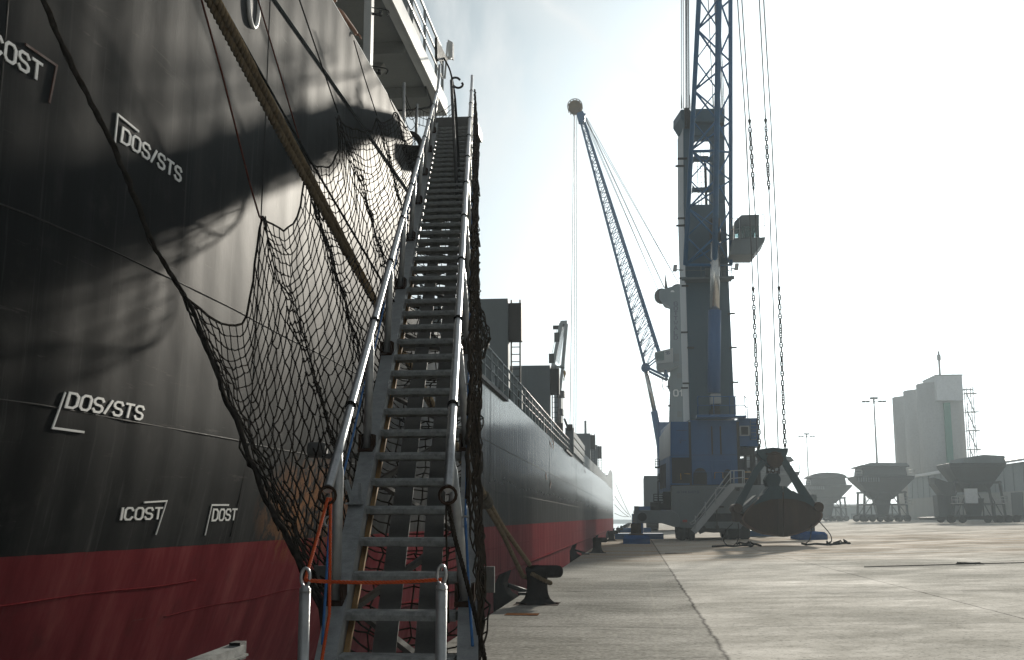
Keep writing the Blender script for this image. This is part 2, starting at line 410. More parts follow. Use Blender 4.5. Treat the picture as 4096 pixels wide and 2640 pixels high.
def quay_material():
    m,t,b=nt('quay_concrete'); g=N(t)
    c=g.new('ShaderNodeTexCoord'); sp=g.new('ShaderNodeSeparateXYZ'); g.link(c.outputs['Object'],sp.inputs[0])
    X,Y=sp.outputs[0],sp.outputs[1]
    plain=g.coords(); sx=g.coords((.6,1,1))
    nb=g.noise(plain,.13,6,.6); nm=g.noise(sx,1.1,8,.68,.3); nf=g.noise(plain,26,6,.65); ng=g.noise(plain,140,3,.6)
    yard=g.ramp(nm,[(.28,(.47,.45,.405)),(.5,(.55,.53,.485)),(.72,(.62,.60,.56))])
    nsc=g.noise(g.coords((.35,1.3,1)),2.2,9,.74,.5)
    apron=g.ramp(nsc,[(.3,(.20,.195,.18)),(.48,(.41,.40,.365)),(.7,(.52,.505,.47))])
    jx=g.math('ADD',X,g.math('MULTIPLY',g.math('SUBTRACT',g.noise(plain,1.3,6,.7),.5),.16))
    isyard=g.math('GREATER_THAN',jx,1.0)
    colr=g.mix(isyard,apron,yard)
    # oil and tyre grime drawn across the quay by traffic, ore dust further out
    nt2=g.noise(g.coords((.05,.55,1)),1.0,7,.65,.4)
    far=g.math('MULTIPLY',g.math('DIVIDE',g.math('SUBTRACT',Y,40.0),10.0,clamp=True),g.math('SUBTRACT',1.0,g.math('MULTIPLY',g.math('DIVIDE',g.math('SUBTRACT',Y,78.0),30.0,clamp=True),.6)))
    nt3=g.noise(g.coords((.09,.9,1)),1.3,7,.7,.6)
    mid=g.math('DIVIDE',g.math('SUBTRACT',Y,20.0),25.0,clamp=True)
    colr=g.mix(g.math('MULTIPLY',g.math('MULTIPLY',g.step(nt3,.52,.70),.55),g.math('ADD',.08,g.math('MULTIPLY',mid,.75))),colr,(.22,.205,.175))
    blot=g.noise(plain,.75,10,.76,.8); colr=g.mix(g.math('MULTIPLY',g.step(blot,.53,.72),.33),colr,(.28,.27,.245))
    pale=g.noise(g.coords((1,1,1)),1.9,10,.78,1.2); colr=g.mix(g.math('MULTIPLY',g.step(pale,.58,.63),.40),colr,(.60,.57,.51))
    scr=g.noise(g.coords((2.2,.25,1)),2.4,8,.7,.7); colr=g.mix(g.math('MULTIPLY',g.step(scr,.63,.69),.30),colr,(.10,.09,.075))
    colr=g.mix(g.math('MULTIPLY',g.step(nb,.5,.7),.2),colr,(.50,.48,.43))
    mott=g.noise(plain,5.5,9,.72); dash=g.noise(plain,13,7,.7)
    colr=g.mix(g.math('MULTIPLY',g.step(mott,.50,.57),.40),colr,(.35,.335,.30))
    colr=g.mix(g.math('MULTIPLY',g.step(dash,.55,.60),.45),colr,(.11,.105,.09))
    colr=g.mix(g.math('MULTIPLY',g.math('MULTIPLY',g.step(dash,.42,.50),g.math('SUBTRACT',1.0,isyard)),.38),colr,(.13,.125,.11))
    colr=g.mix(g.math('MULTIPLY',g.step(nf,.56,.70),.40),colr,(.09,.085,.075))
    colr=g.mix(g.math('MULTIPLY',g.step(ng,.5,.8),.22),colr,(.45,.44,.41))
    sp2=g.noise(plain,3.2,9,.75); colr=g.mix(g.math('MULTIPLY',g.step(sp2,.63,.67),.55),colr,(.075,.07,.065))
    # brown ore dust swept over the working strip
    ore=g.math('MULTIPLY',far,g.math('MULTIPLY',g.step(nt2,.38,.58),g.math('ADD',.35,g.math('MULTIPLY',g.step(blot,.36,.60),.5))))
    colr=g.mix(ore,colr,(.30,.19,.10))
    # joints and cracks
    def line(coord,pos,w,wob,sc):
        d=g.math('ABSOLUTE',g.math('SUBTRACT',g.math('ADD',coord,g.math('MULTIPLY',g.math('SUBTRACT',g.noise(plain,sc,7,.7),.5),wob)),pos))
        return g.math('SUBTRACT',1.0,g.math('DIVIDE',d,w),clamp=True)
    L=line(X,1.0,.045,.18,1.3)
    for pos in (5.7,11.2,17.0,23.0): L=g.math('MAXIMUM',L,line(X,pos,.03,.06,2.0))
    yj=g.math('MODULO',g.math('ADD',Y,200.0-14.6+3.5),7.0)
    L=g.math('MAXIMUM',L,g.math('MULTIPLY',line(yj,3.5,.032,.09,2.0),.85))
    crack=g.new('ShaderNodeTexVoronoi',feature='DISTANCE_TO_EDGE'); crack.inputs['Scale'].default_value=.23
    dv=g.new('ShaderNodeVectorMath',operation='ADD'); g.link(plain,dv.inputs[0])
    nv=g.new('ShaderNodeTexNoise'); nv.inputs['Scale'].default_value=1.1; nv.inputs['Detail'].default_value=7; g.link(plain,nv.inputs['Vector']); g.link(nv.outputs['Color'],dv.inputs[1])
    g.link(dv.outputs[0],crack.inputs['Vector'])
    ck=g.math('MULTIPLY',g.math('SUBTRACT',1.0,g.math('DIVIDE',crack.outputs['Distance'],.0035),clamp=True),g.step(nb,.46,.6))
    L=g.math('MAXIMUM',L,g.math('MULTIPLY',ck,.7))
    colr=g.mix(g.math('MULTIPLY',L,.9),colr,(.035,.032,.03))
    # pale sealant bead wandering along the apron
    sl=line(g.math('ADD',X,g.math('MULTIPLY',g.noise(g.coords((0,1,0)),.12,2,.4),.9)),.72,.03,.02,3)
    colr=g.mix(g.math('MULTIPLY',sl,.32),colr,(.44,.42,.37))
    g.link(colr,b.inputs['Base Color'])
    g.link(g.ramp(nm,[(.3,(.95,)*3),(.7,(.75,)*3)]),b.inputs['Roughness']); b.inputs['Specular IOR Level'].default_value=.12
    h=g.math('SUBTRACT',g.math('ADD',nf,g.math('MULTIPLY',ng,.5)),g.math('MULTIPLY',L,2.0))
    nb_=g.bump(h,.13,.010,b)
    df=t.nodes.new('ShaderNodeBsdfDiffuse'); g.link(colr,df.inputs['Color']); g.link(nb_,df.inputs['Normal'])
    mx=t.nodes.new('ShaderNodeMixShader'); outn=[n_ for n_ in t.nodes if n_.type=='OUTPUT_MATERIAL'][0]
    pol=g.math('SUBTRACT',1.0,g.math('MULTIPLY',g.step(g.noise(g.coords((.8,.8,1)),.25,8,.7),.40,.64),.58)); g.link(pol,mx.inputs[0])   # traffic-polished patches keep a little sheen
    g.link(b.outputs[0],mx.inputs[1]); g.link(df.outputs[0],mx.inputs[2]); g.link(mx.outputs[0],outn.inputs[0]); return m
M['quay']=quay_material()
M['quayface']=weathered('quay_wall_concrete',(.12,.115,.105),.9,0,.4,1.2,0,True,.3,20)
def water_material():
    m,t,b=nt('harbour_water'); g=N(t)
    b.inputs['Base Color'].default_value=(.02,.035,.04,1); b.inputs['Roughness'].default_value=.12
    n=g.noise(g.coords((1,.5,1)),1.4,5,.6); g.bump(n,.5,.15,b); return m
M['water']=water_material()
# ------------------------------------------------------------------ quay, water
def build_quay():
    mb=MB(); xs=[-2.55,-2.5,0.5]+[0.5+62*i/20 for i in range(1,21)]+[90,200,600]
    ys=[-60,-20,0,20,50,90,140,200,280,360,470]
    vs=[];
    for y in ys:
        for i,x in enumerate(xs): vs.append((x,y,ground_z(x)-(.03 if i==0 else 0)))
    n=len(xs); fs=[(j*n+i,j*n+i+1,(j+1)*n+i+1,(j+1)*n+i) for j in range(len(ys)-1) for i in range(n-1)]
    mb.add(vs,fs,True)
    # quay wall facing the ship and the end wall
    mb.add([(-2.55,-60,-.03),(-2.55,470,-.03),(-2.55,470,-5),(-2.55,-60,-5)],[(0,1,2,3)],False,1)
    mb.add([(-2.55,470,-.03),(600,470,1.5),(600,470,-5),(-2.55,470,-5)],[(0,1,2,3)],False,1)
    tag(mb.build('quay',[M['quay'],M['quayface']]),kind='structure')
    w=MB(); w.add([(-4000,-300,-2.1),(4000,-300,-2.1),(4000,9000,-2.1),(-4000,9000,-2.1)],[(0,1,2,3)])
    tag(w.build('water',M['water']),kind='structure')
build_quay()

# ------------------------------------------------------------------ the ship
POOP_END=21.75
def hx(y,z):
    f=interp(z,[-3,0,1.2,2.2,3.5,6,9.3],[-1.9,-.62,-.25,-.05,0,.02,.03])
    w=1-smooth01((y-15)/16)
    x=-4.4+f*w
    if y>212: x-= 14*((y-212)/30)**2*(1-.02*z)
    if y<11: x-= .019*(11-y)**2
    return x
def onhull(px,py):
    X=-4.4
    for k in range(4):
        p=atX(px,py,X); X=hx(p.y,p.z)
    return p
def main_top(y): return 5.75+ .95*smooth01((y-60)/120)
ship=thing('cargo_ship',(-12,60,0),'large bulk carrier with black and red hull moored along the quay','ship')
def hull():
    mb=MB()
    def strip(ys,ztop,nz):
        vs=[]
        for y in ys:
            zt=ztop(y)
            for k in range(nz+1):
                z=-3+(zt+3)*k/nz; vs.append((hx(y,z),y,z))
        n=nz+1
        fs=[(j*n+k,(j+1)*n+k,(j+1)*n+k+1,j*n+k+1) for j in range(len(ys)-1) for k in range(nz)]
        mb.add(vs,fs,True)
    ys1=[-14+ (POOP_END+14)*i/60 for i in range(61)]
    strip(ys1,lambda y:9.2,30)
    ys2=[POOP_END+(200-POOP_END)*i/60 for i in range(61)]+[202+2*i for i in range(14)]
    strip(ys2,main_top,24)
    # decks, poop front, transom, far side
    mb.add([(-4.34,-14,7.95),(-4.34,POOP_END,7.95),(-28,POOP_END,7.95),(-28,-14,7.95)],[(0,1,2,3)],False,1)
    mb.add([(-4.45,POOP_END,5.2),(-4.45,228,5.2),(-28,228,5.2),(-28,POOP_END,5.2)],[(0,1,2,3)],False,1)
    mb.add([(hx(POOP_END,5),POOP_END,5.0),(hx(POOP_END,9.2),POOP_END,9.2),(-28,POOP_END,9.2),(-28,POOP_END,5)],[(0,1,2,3)],False,1)
    mb.add([(-28,-14,-3),(-28,230,-3),(-28,230,6.5),(-28,-14,6.5)],[(0,1,2,3)])
    mb.add([(hx(-14,-3),-14,-3),(hx(-14,9.2),-14,9.2),(-28,-14,9.2),(-28,-14,-3)],[(0,1,2,3)])
    # inner face and cap rail of the poop bulwark
    mb.box(hx(10,9.2)-.10,hx(10,9.2)-.02,-14,POOP_END,7.95,9.195,1)
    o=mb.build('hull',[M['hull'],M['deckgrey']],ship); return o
hull()
cap=MB(); cap.tube([(hx(y,9.2)-.05,y,9.2) for y in range(-14,22)]+[(hx(21.7,9.2)-.05,21.7,9.2)],.05,8)
cap.build('bulwark_cap',M['white'],ship)
def seams():
    mb=MB(); r=MB()
    for z,y0,y1 in ((3.88,-10,150),(2.46,-10,200)):
        ys=[y0+(y1-y0)*i/160 for i in range(161)]
        mb.tube([(hx(y,z)+.001,y,z+.008*sin(y*1.7)) for y in ys],.008,6)
    for y0 in (7.55,12.75,34.3,58,84,112,142):
        y1=y0+.12; zt=9.1 if y0<20 else 5.6
        mb.tube([(hx(y0,z)-.002,y0,z) for z in [1.4+(zt-1.4)*k/16 for k in range(17)]],.008,6)
    for z,y0,y1 in ((.95,2,12.05),(.62,11.5,16.2),(.70,22,210)):
        ys=[y0+(y1-y0)*i/100 for i in range(101)]
        r.tube([(hx(y,z)+.001,y,z+.01*sin(y*2.1)) for y in ys],.007,6)
    r.tube([(hx(y,z)+.02,y,z) for y,z in [(lerp(20,214,i/80),-.12) for i in range(81)]],.055,8)
    mb.build('weld_seam',M['seam'],ship); r.build('rubbing_strake',M['seamred'],ship)
seams()
# welded tug and loading marks on the plating
def hullmap(bl,br,tl,text):
    """bl, br, tl: corners of the lettering on the plating as (y, z)"""
    units=0
    for ch in text: units += {'I':.36,'/':.6,' ':.5,'1':.6}.get(ch,.86)
    units-=.24
    uy,uz=(br[0]-bl[0])/units,(br[1]-bl[1])/units
    vy,vz=tl[0]-bl[0],tl[1]-bl[1]
    def fn(u,v,h):
        y=bl[0]+uy*u+vy*v; z=bl[1]+uz*u+vz*v
        return V((hx(y,z)+h,y,z))
    return fn
def mark(text,bl,br,tl,bracket,c,brmat='whitemark',label=None):
    q=lambda p:(lambda w:(w.y,w.z))(onhull(*c(*p)))
    BL,BR,TL=q(bl),q(br),q(tl)
    mb=MB(); letters(mb,text,hullmap(BL,BR,TL,text),.165,.007)
    o=mb.build('hull_marking',M['whitemark'],ship,label)
    if bracket:
        pts=[q(p) for p in bracket]; h=(V((*TL,0))-V((*BL,0))).length
        b=MB(); ribbon(b,pts,h*.15,False,lambda u,v,hh:V((hx(u,v)+hh,u,v)),.009)
        b.build('marking_bracket',M[brmat],o)
c1=sheet(0,0,1.54); c4=sheet(0,1400,1.2418); c6=sheet(1800,1100,1.4); cg=sheet(1600,1100,1.712)
# first letters of the uppermost mark run out of the frame: extrapolate the same spacing
mark('COST',(-65,305),(245,503),(-53,195),[(155,275),(345,405),(300,630)],c1,'markdark')
mark('DOS/STS',(745,872),(1108,1120),(757,788),[(850,810),(722,705),(703,895)],c1)
mark('DOS/STS',(325,283),(700,346),(345,213),[(320,213),(258,387),(413,408)],c4)
mark('ICOST',(592,843),(795,838),(602,785),[(715,757),(826,750),(773,915)],c4)
mark('DOST',(1052,847),(1168,843),(1060,792),[(1133,770),(1050,770),(1017,918)],c4)
mark('GLB',(145,1014),(164,1018),(147,992),[(145,955),(135,1015),(158,1025)],c6)
mark('GLB',(162,597),(175,600),(162,560),[(173,555),(159,552),(158,602)],c6)
def small_marks():
    for (x,y) in ((565,915),(572,935),(560,950),(580,950),(566,965),(578,972),(540,880),(750,1080),(752,1100),(757,1110),(536,1130),(540,1145),(564,1175),(560,1190)):
        p=onhull(*c6(x,y)); s=.22
        def f(u,v,h): return V((hx(p.y,p.z)+h,p.y+u*s*2.2,p.z+v*s))
        mb=MB(); ribbon(mb,[(0,1),(0,0),(.5,0),(.5,.6)],.2,False,f,.012); mb.build('draught_figure',M['markdark'],ship)
small_marks()
# oval mooring pipe in the poop plating
def mooring_pipe():
    p=onhull(*v2(588,8)); a=[];
    mb=MB()
    ring=[(hx(p.y,p.z)+.02,p.y+.17*cos(q),p.z+.29*sin(q)) for q in [2*pi*i/28 for i in range(28)]]
    mb.tube(ring,.026,8,closed=True)
    o=mb.build('mooring_pipe',M['white'],ship)
    d=MB(); c0=V((hx(p.y,p.z)+.012,p.y,p.z))
    d.add([c0]+[V(x)-V((.008,0,0)) for x in ring],[(0,1+i,1+(i+1)%28) for i in range(28)])
    d.build('pipe_bore',M['dark'],o)
mooring_pipe()
# superstructure and bridge wing
def superstructure():
    mb=MB(); mb.box(-24,-8.2,6,26,8.2,26)
    o=mb.build('deckhouse',M['white'],ship)
    w=MB(); XO=-4.57; Z0=11.6; U=1
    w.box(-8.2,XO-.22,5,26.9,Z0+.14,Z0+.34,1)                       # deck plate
    w.box(XO-.06,XO,5,27.0,Z0-.02,Z0+.40)                          # outer fascia
    w.box(-8.2,XO-.06,26.9,27.0,Z0-.02,Z0+.40)
    w.box(XO-.22,XO-.06,5,26.9,Z0,Z0+.14)
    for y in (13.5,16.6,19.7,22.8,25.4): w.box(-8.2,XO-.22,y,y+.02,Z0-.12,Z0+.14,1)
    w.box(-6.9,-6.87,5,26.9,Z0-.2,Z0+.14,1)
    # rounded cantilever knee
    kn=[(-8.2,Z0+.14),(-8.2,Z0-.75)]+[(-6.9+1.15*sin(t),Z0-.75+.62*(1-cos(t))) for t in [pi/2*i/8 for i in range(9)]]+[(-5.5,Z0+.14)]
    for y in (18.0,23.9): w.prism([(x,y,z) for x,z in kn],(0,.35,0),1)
    wing=w.build('bridge_wing',[M['white'],M['wingshade']],ship,bevel=.012)
    rl=MB()
    for y in [9+1.5*i for i in range(12)]: rl.tube([(XO-.03,y,Z0+.4),(XO-.03,y,Z0+1.42)],.034,8)
    for h in (.72,1.05,1.42): rl.tube([(XO-.03,7,Z0+h),(XO-.03,26.4,Z0+h)],.024 if h<1.4 else .032,8)
    rl.tube([(XO-.03,26.4,Z0+.4),(XO-.03,26.4,Z0+1.42)],.034,8)
    rl.box(XO-.2,XO-.05,22.2,23.6,Z0+.4,Z0+.95)
    rl.build('wing_railing',M['jibgrey'],wing)
    bx=MB(); bx.prism([vX(x,y,XO+.02) for x,y in ((1014,88.6),(1040.5,141.5),(1018,143),(1014.5,135))],(.06,0,0)); bx.build('sidelight_screen',M['blackiron'],wing)
    fl=MB(); fl.tube([(XO+.02,26.45,Z0+.75),(XO+.06,26.6,Z0+1.75)],.025,8); fl.tube([(XO+.06,26.6,Z0+1.35),(XO+.12,26.75,Z0+1.4)],.045,8)
    fl.prism([(XO+.06,26.7,Z0+1.45),(XO+.17,26.7,Z0+1.40),(XO+.17,26.7,Z0+1.80),(XO+.04,26.7,Z0+1.88)],(0,.22,0)); fl.build('floodlight',M['white'],wing)
    px_=vY(861,0,19.3).x; p=MB(); p.box(px_-.07,px_+.07,19.2,19.42,8.2,Z0+.14); 
    pl=p.build('wing_pillar',M['white'],ship,bevel=.01)
    for z in (9.62,10.75):
        h=MB(); h.tube([(px_+.07,19.3,z),(px_+.22,19.3,z-.02)],.028,8); h.tube([(px_+.22,19.3,z-.05),(px_+.22,19.3,z+.05)],.03,8)
        h.tube(catmull([(px_+.07,19.3,z+.12),(px_+.22,19.3,z+.09),(px_+.34,19.3,z+.06),(px_+.38,19.3,z+.01),(px_+.34,19.3,z-.05)]),.011,6); h.build('hose_hook',M['blackiron'],pl)
    cb=MB(); cb.tube(catmull([(-4.75,25.0,Z0-.03),(-4.8,26.0,Z0-.06),(-5.1,26.3,Z0-.07),(-6.2,26.35,Z0-.08),(-8,26.4,Z0-.1)]),.025,6)
    cb.build('cable_run',M['blackiron'],wing)
superstructure()
def poop_rail():
    mb=MB(); g=sheet(1600,250,3.85)
    posts=[((60,890),(60,310),21.3),((245,990),(262,640),22.6),((850,760),(845,560),25.0)]
    tops=[]
    for b,t,Y in posts:
        mb=MB(); p=atY(*g(*b),Y); q=atY(*g(*t),Y); mb.tube([p-V((0,0,.3)),q],.03,8); tops.append((p,q)); mb.build('deck_stanchion',M['galv'],ship)
    r=MB()
    for f in (.15,.5,.85):
        pts=[]
        for (a,b) in zip(tops,tops[1:]):
            A=a[0].lerp(a[1],f); B=b[0].lerp(b[1],f)
            pts+= [A.lerp(B,t)-V((0,0,.22*sin(pi*t))) for t in [i/8 for i in range(8)]]
        r.tube(pts+[tops[-1][0].lerp(tops[-1][1],f)],.008,5)
    a,b=tops[1],tops[2]
    for i in range(1,12):
        t=i/12; r.tube([a[0].lerp(b[0],t)-V((0,0,.1*sin(pi*t))),a[0].lerp(b[0],t).lerp(a[1].lerp(b[1],t),.85)-V((0,0,.22*sin(pi*t)))],.006,4)
    a,b=tops[0],tops[1]
    r.tube([a[0],b[0].lerp(b[1],.9)],.007,4); r.tube([a[0].lerp(a[1],.6),b[0]],.007,4)
    r.build('rail_rope',M['netbrown'],ship)
    p=MB(); p.tube(catmull([(-5.6,22.2,9.45),(-4.75,22.3,9.5),(-4.45,22.3,9.45),(-4.3,22.3,9.2),(-4.25,22.3,8.9)]),.06,8)
    p.box(-5.5,-4.0,21.77,22.6,8.75,9.05); p.build('landing_platform',M['blackiron'],ship)
poop_rail()
# main deck rail
def deck_rail():
    mb=MB(); y=24.0
    while y<79:
        zt=main_top(y); mb.box(-4.52,-4.42,y,y+.07,zt-.1,zt+1.05); y+=1.55
    for h in (.42,.74,1.05):
        mb.tube([(-4.47,yy,main_top(yy)+h) for yy in range(23,80,4)],.028 if h<1 else .04,6)
    for y in (30.2,36,42.5,49,56,63,70): mb.prism([(-4.55,y,main_top(y)+.05),(-4.55,y+1.1,main_top(y)+.05),(-4.55,y+.9,main_top(y)+.85),(-4.55,y+.5,main_top(y)+.85)],(-.06,0,0))
    mb.build('deck_railing',M['deckgrey'],ship)
    for y0,y1,z in ((24,38.5,5.62),(71,78,5.85)): p=MB(); p.box(-4.40,-4.30,y0,y1,z-.08,z+.04); p.build('rail_fender_strip',M['blackiron'],ship)
    # bulwark and forecastle further forward
    b=MB()
    ys=[80+ (232-80)*i/60 for i in range(61)]
    zt=lambda y: main_top(y)+ (1.1 if y<170 else 1.1+2.1*smooth01((y-170)/30))
    vs=[]
    for y in ys: vs += [(hx(y,6)-.02,y,main_top(y)-.05),(hx(y,6)-.02,y,zt(y)),(hx(y,6)-.12,y,zt(y)),(hx(y,6)-.12,y,main_top(y)-.05)]
    b.add(vs,[(4*i+k,4*(i+1)+k,4*(i+1)+(k+1)%4,4*i+(k+1)%4) for i in range(60) for k in range(4)])
    b.build('bow_bulwark',M['deckgrey'],ship)
    m=MB(); p=vX(1424.5,1116,-9); q=vX(1425,1062,-9); m.tube([(-9,205,6),(-9,205,19)],.22,8); m.tube([(-9.8,205,15.5),(-8.2,205,15.5)],.1,6); m.build('foremast',M['deckgrey'],ship)
    f=MB(); f.box(-28,-9.5,196,226,5.2,10.2); f.build('forecastle',M['hatch'],ship)
deck_rail()
# upright hatch covers
def hatches():
    for i,(vx_,vy_,Y,h) in enumerate(((1185,696,52.8,6.1),(1283,852,78,6.0),(1377,1011,145,5.6),(1393.6,1038,170,5.4))):
        p=vY(vx_,vy_,Y); x1=p.x; zt=p.z
        mb=MB(); mb.box(-24,x1,Y,Y+.9,zt-h,zt)
        for k in range(9): mb.box(-23.5+2*k,-23.42+2*k,Y-.035,Y+.0,zt-h+.2,zt-.1)
        o=mb.build('hatch_cover',M['hatch'],ship,bevel=.03)
        e=MB()
        for dz in (.2,1.1,zt-7.6): e.box(x1+.003,x1+.62,Y+.15,Y+.8,zt-dz-.9,zt-dz)
        for dx in (.08,.5): e.box(x1+dx,x1+dx+.07,Y+.4,Y+.5,zt-h,zt)
        z=zt-h+.3
        while z<zt: e.box(x1+.1,x1+.52,Y+.43,Y+.46,z,z+.04); z+=.35
        e.tube([(x1+.6,Y+.4,zt-h+1.2),(x1+1.1,Y+.4,zt-h+1.25),(x1+1.1,Y+.4,zt-h+.4)],.04,6)
        e.build('hatch_hinge_gear',M['blackiron'],o)
    for y0,y1 in ((30,52),(54,77),(88,120),(122,144),(147,169),(172,194)): c=MB(); c.box(-23,-6.4,y0,y1,5.2,7.0); c.build('hatch_coaming',M['hatch'],ship)
    # posts, lockers and ventilators between rail and coaming
    for y in (33,38,44.5,51,60,66,73):
        v=MB(); v.box(-5.9,-5.3,y,y+.8,5.2,6.6); v.build('deck_locker',M['blackiron'],ship)
        v=MB(); v.tube([(-5.6,y+1.6,5.2),(-5.6,y+1.6,6.7),(-5.5,y+1.6,6.9)],[.16,.16,.24],10); v.build('deck_ventilator',M['blackiron'],ship)
hatches()
def deck_crane():
    Y=120; q=lambda x,y: atY(*c6(x,y),Y)
    mb=MB(); a=q(600,655); b=q(640,850); mb.box(q(583,700).x,q(622,700).x,Y,Y+3.4,5.2,a.z)
    mb.lathe([(1.5,5.2),(1.4,8.5)],20,(q(605,700).x,Y+1.7,0))
    o=mb.build('deck_crane',M['deckgrey'],ship,bevel=.05)
    for (x0,y0,x1,y1) in ((604,657,644,690),(612,757,637,790),(610,800,628,838)): 
        m=MB(); p=q(x0,y0); r=q(x1,y1); m.box(p.x,r.x,Y-1.6,Y-.02,r.z,p.z); m.build('winch_housing',M['blackiron'],o)
    m=MB()
    m.prism([q(612,745),q(618,820),q(596,820)],(0,-.8,0)); m.build('winch_housing',M['blackiron'],o)
    j=MB(); E=(0,.55,0)
    def limb(p0,p1,w): j.bar(q(*p0),q(*p1),w,.5,(0,1,0))
    limb((574,525),(622,272),.36); limb((630,525),(652,275),.36); limb((615,655),(631,515),.3)
    j.prism([q(616,262),q(622,256),q(655,254),q(655,280),q(620,284)],E)
    j.prism([q(572,520),q(570,500),q(590,500),q(600,508),q(615,508),q(628,496),q(634,520),q(600,517),q(585,526)],E)
    j.build('crane_jib',M['jibgrey'],o)
    w=MB()
    for k in range(5): w.tube([q(632+k*3,275),q(590+k*5,480+k*5)],.035,4)
    w.tube([q(600,300),q(566,470)],.03,4); w.tube([q(650,280),q(640,535)],.03,4); w.build('jib_wire',M['steelrope'],o)
    h=MB(); h.prism([q(636,535),q(646,534),q(650,548),q(640,576),q(636,570)],(0,.4,0)); h.tube([q(638,575),q(638,592)],.06,6); h.build('hook_block',M['yellow'],o)
    for (x,y) in ((600,350),(570,468)): s=MB(); p=q(x,y); s.box(p.x-.3,p.x+.25,Y-.3,Y+.1,p.z-.5,p.z+.5); s.build('jib_lamp',M['blackiron'],o)
    s=MB(); p=q(603,294); s.box(p.x-.5,p.x+.3,Y-.2,Y+.1,p.z-.2,p.z+.2); s.build('jib_lamp',M['blackiron'],o)
deck_crane()
def side_ladder():
    mb=MB(); X=-4.35
    y0,y1=77.5,95
    for k,z in enumerate((7.55,7.05,6.55)): mb.box(X-.35,X+.12-.03*k,y0,y1,z-.42,z)
    mb.box(X-.4,X-.3,y0,y1,6.1,7.6); mb.box(X-.42,X+.15,y0-.25,y0,5.9,7.7)
    for y in [y0+1.9*i for i in range(10)]: mb.box(X-.32,X-.05,y,y+.25,5.1,6.12)
    o=mb.build('stowed_side_ladder',M['deckgrey'],ship,bevel=.02)
    t=MB(); t.box(X-.3,X+.1,y0-.6,y0-.26,7.5,7.9); t.box(X-.9,X-.5,y0-1.6,y0-1.2,6,7.9); t.tube([(X-.2,y0-.5,7.6),(X-.4,y0-1.2,8.2)],.08,6); t.build('ladder_winch',M['blackiron'],o)
side_ladder()

# crewman leaning on the poop bulwark
def skin_figure(name, joints, edges, mat, parent=None, sub=2):
    me=bpy.data.meshes.new(name); me.from_pydata([j[0] for j in joints],edges,[]); me.materials.append(mat)
    o=bpy.data.objects.new(name,me); col.objects.link(o)
    s=o.modifiers.new('skin','SKIN'); s.use_smooth_shade=True
    for i,j in enumerate(joints):
        r=j[1]; r=r if isinstance(r,tuple) else (r,r)
        me.skin_vertices[0].data[i].radius=r
        me.skin_vertices[0].data[i].use_root=(i==0)
    u=o.modifiers.new('sub','SUBSURF'); u.levels=sub; u.render_levels=sub
    if parent is not None:
        o.parent=parent; o.matrix_parent_inverse=Matrix.Translation(-V(parent.location))
    return o
def crewman():
    bx,by,dz=-4.86,15.75,7.95
    t=thing('person',(bx,by,dz),'person in blue shirt leaning on the ship rail with one bare arm hanging down','person')
    P=lambda x,y,z: V((bx+x,by+y,dz+z))
    # one continuous body: pelvis, spine, neck, head, legs, arms (facing +X, over the rail)
    J=[(P(0,0,.95),(.15,.12)),(P(.06,0,1.18),(.14,.11)),(P(.20,.0,1.40),(.15,.11)),(P(.27,.02,1.50),(.07,.07)),(P(.36,.04,1.60),(.075,.085)),(P(.41,.05,1.70),(.07,.085)),
       (P(0,.10,.90),.095),(P(-.03,.11,.50),.065),(P(-.05,.11,.09),.042),(P(.10,.12,.035),.04),
       (P(0,-.10,.90),.095),(P(-.02,-.12,.50),.065),(P(-.04,-.13,.09),.042),(P(.11,-.14,.035),.04),
       (P(.22,.20,1.42),.065),(P(.42,.50,1.40),.05),(P(.50,1.02,1.345),.036),(P(.52,1.14,1.325),.03),
       (P(.22,-.20,1.42),.065),(P(.36,-.32,1.30),.048),(P(.46,-.12,1.335),.034),(P(.49,-.04,1.325),.03)]
    E=[(0,1),(1,2),(2,3),(3,4),(4,5),(0,6),(6,7),(7,8),(8,9),(0,10),(10,11),(11,12),(12,13),(2,14),(14,15),(15,16),(16,17),(2,18),(18,19),(19,20),(20,21)]
    b=skin_figure('body',J,E,M['skin'],t)
    sh=[(P(0,0,1.0),(.175,.145)),(P(.06,0,1.18),(.165,.135)),(P(.20,0,1.39),(.17,.13)),(P(.25,.01,1.46),(.09,.09)),
        (P(.22,.20,1.42),.088),(P(.33,.34,1.41),.075),(P(.22,-.20,1.42),.088),(P(.30,-.26,1.34),.075)]
    skin_figure('shirt',sh,[(0,1),(1,2),(2,3),(2,4),(4,5),(2,6),(6,7)],M['shirt'],t)
    tr=[(P(0,0,.97),(.165,.135)),(P(0,.10,.88),.115),(P(-.03,.11,.50),.085),(P(-.05,.11,.12),.065),(P(0,-.10,.88),.115),(P(-.02,-.12,.50),.085),(P(-.04,-.13,.12),.065)]
    skin_figure('trousers',tr,[(0,1),(1,2),(2,3),(0,4),(4,5),(5,6)],M['trousers'],t)
    hr=[(P(.385,.045,1.70),(.082,.092)),(P(.36,.04,1.76),(.07,.08))]
    skin_figure('hair',hr,[(0,1)],M['hair'],t)
    # fingers of the hand resting on the rail
    f=MB()
    for k,(dy,l) in enumerate(((.0,.085),(.022,.095),(.044,.09),(.066,.07))):
        a=P(.50+.004*k,1.12+dy*.9,1.325); f.tube([a,a+V((.045,.03,.004)),a+V((.06,.045,-.03)),a+V((.062,.05,-.03-l*.35))],[.011,.0105,.009,.007],7)
    a=P(.50,1.09,1.33); f.tube([a,a+V((-.02,.05,.0)),a+V((-.01,.08,-.01))],[.012,.011,.008],7)
    f.build('finger',M['skin'],t)
crewman()
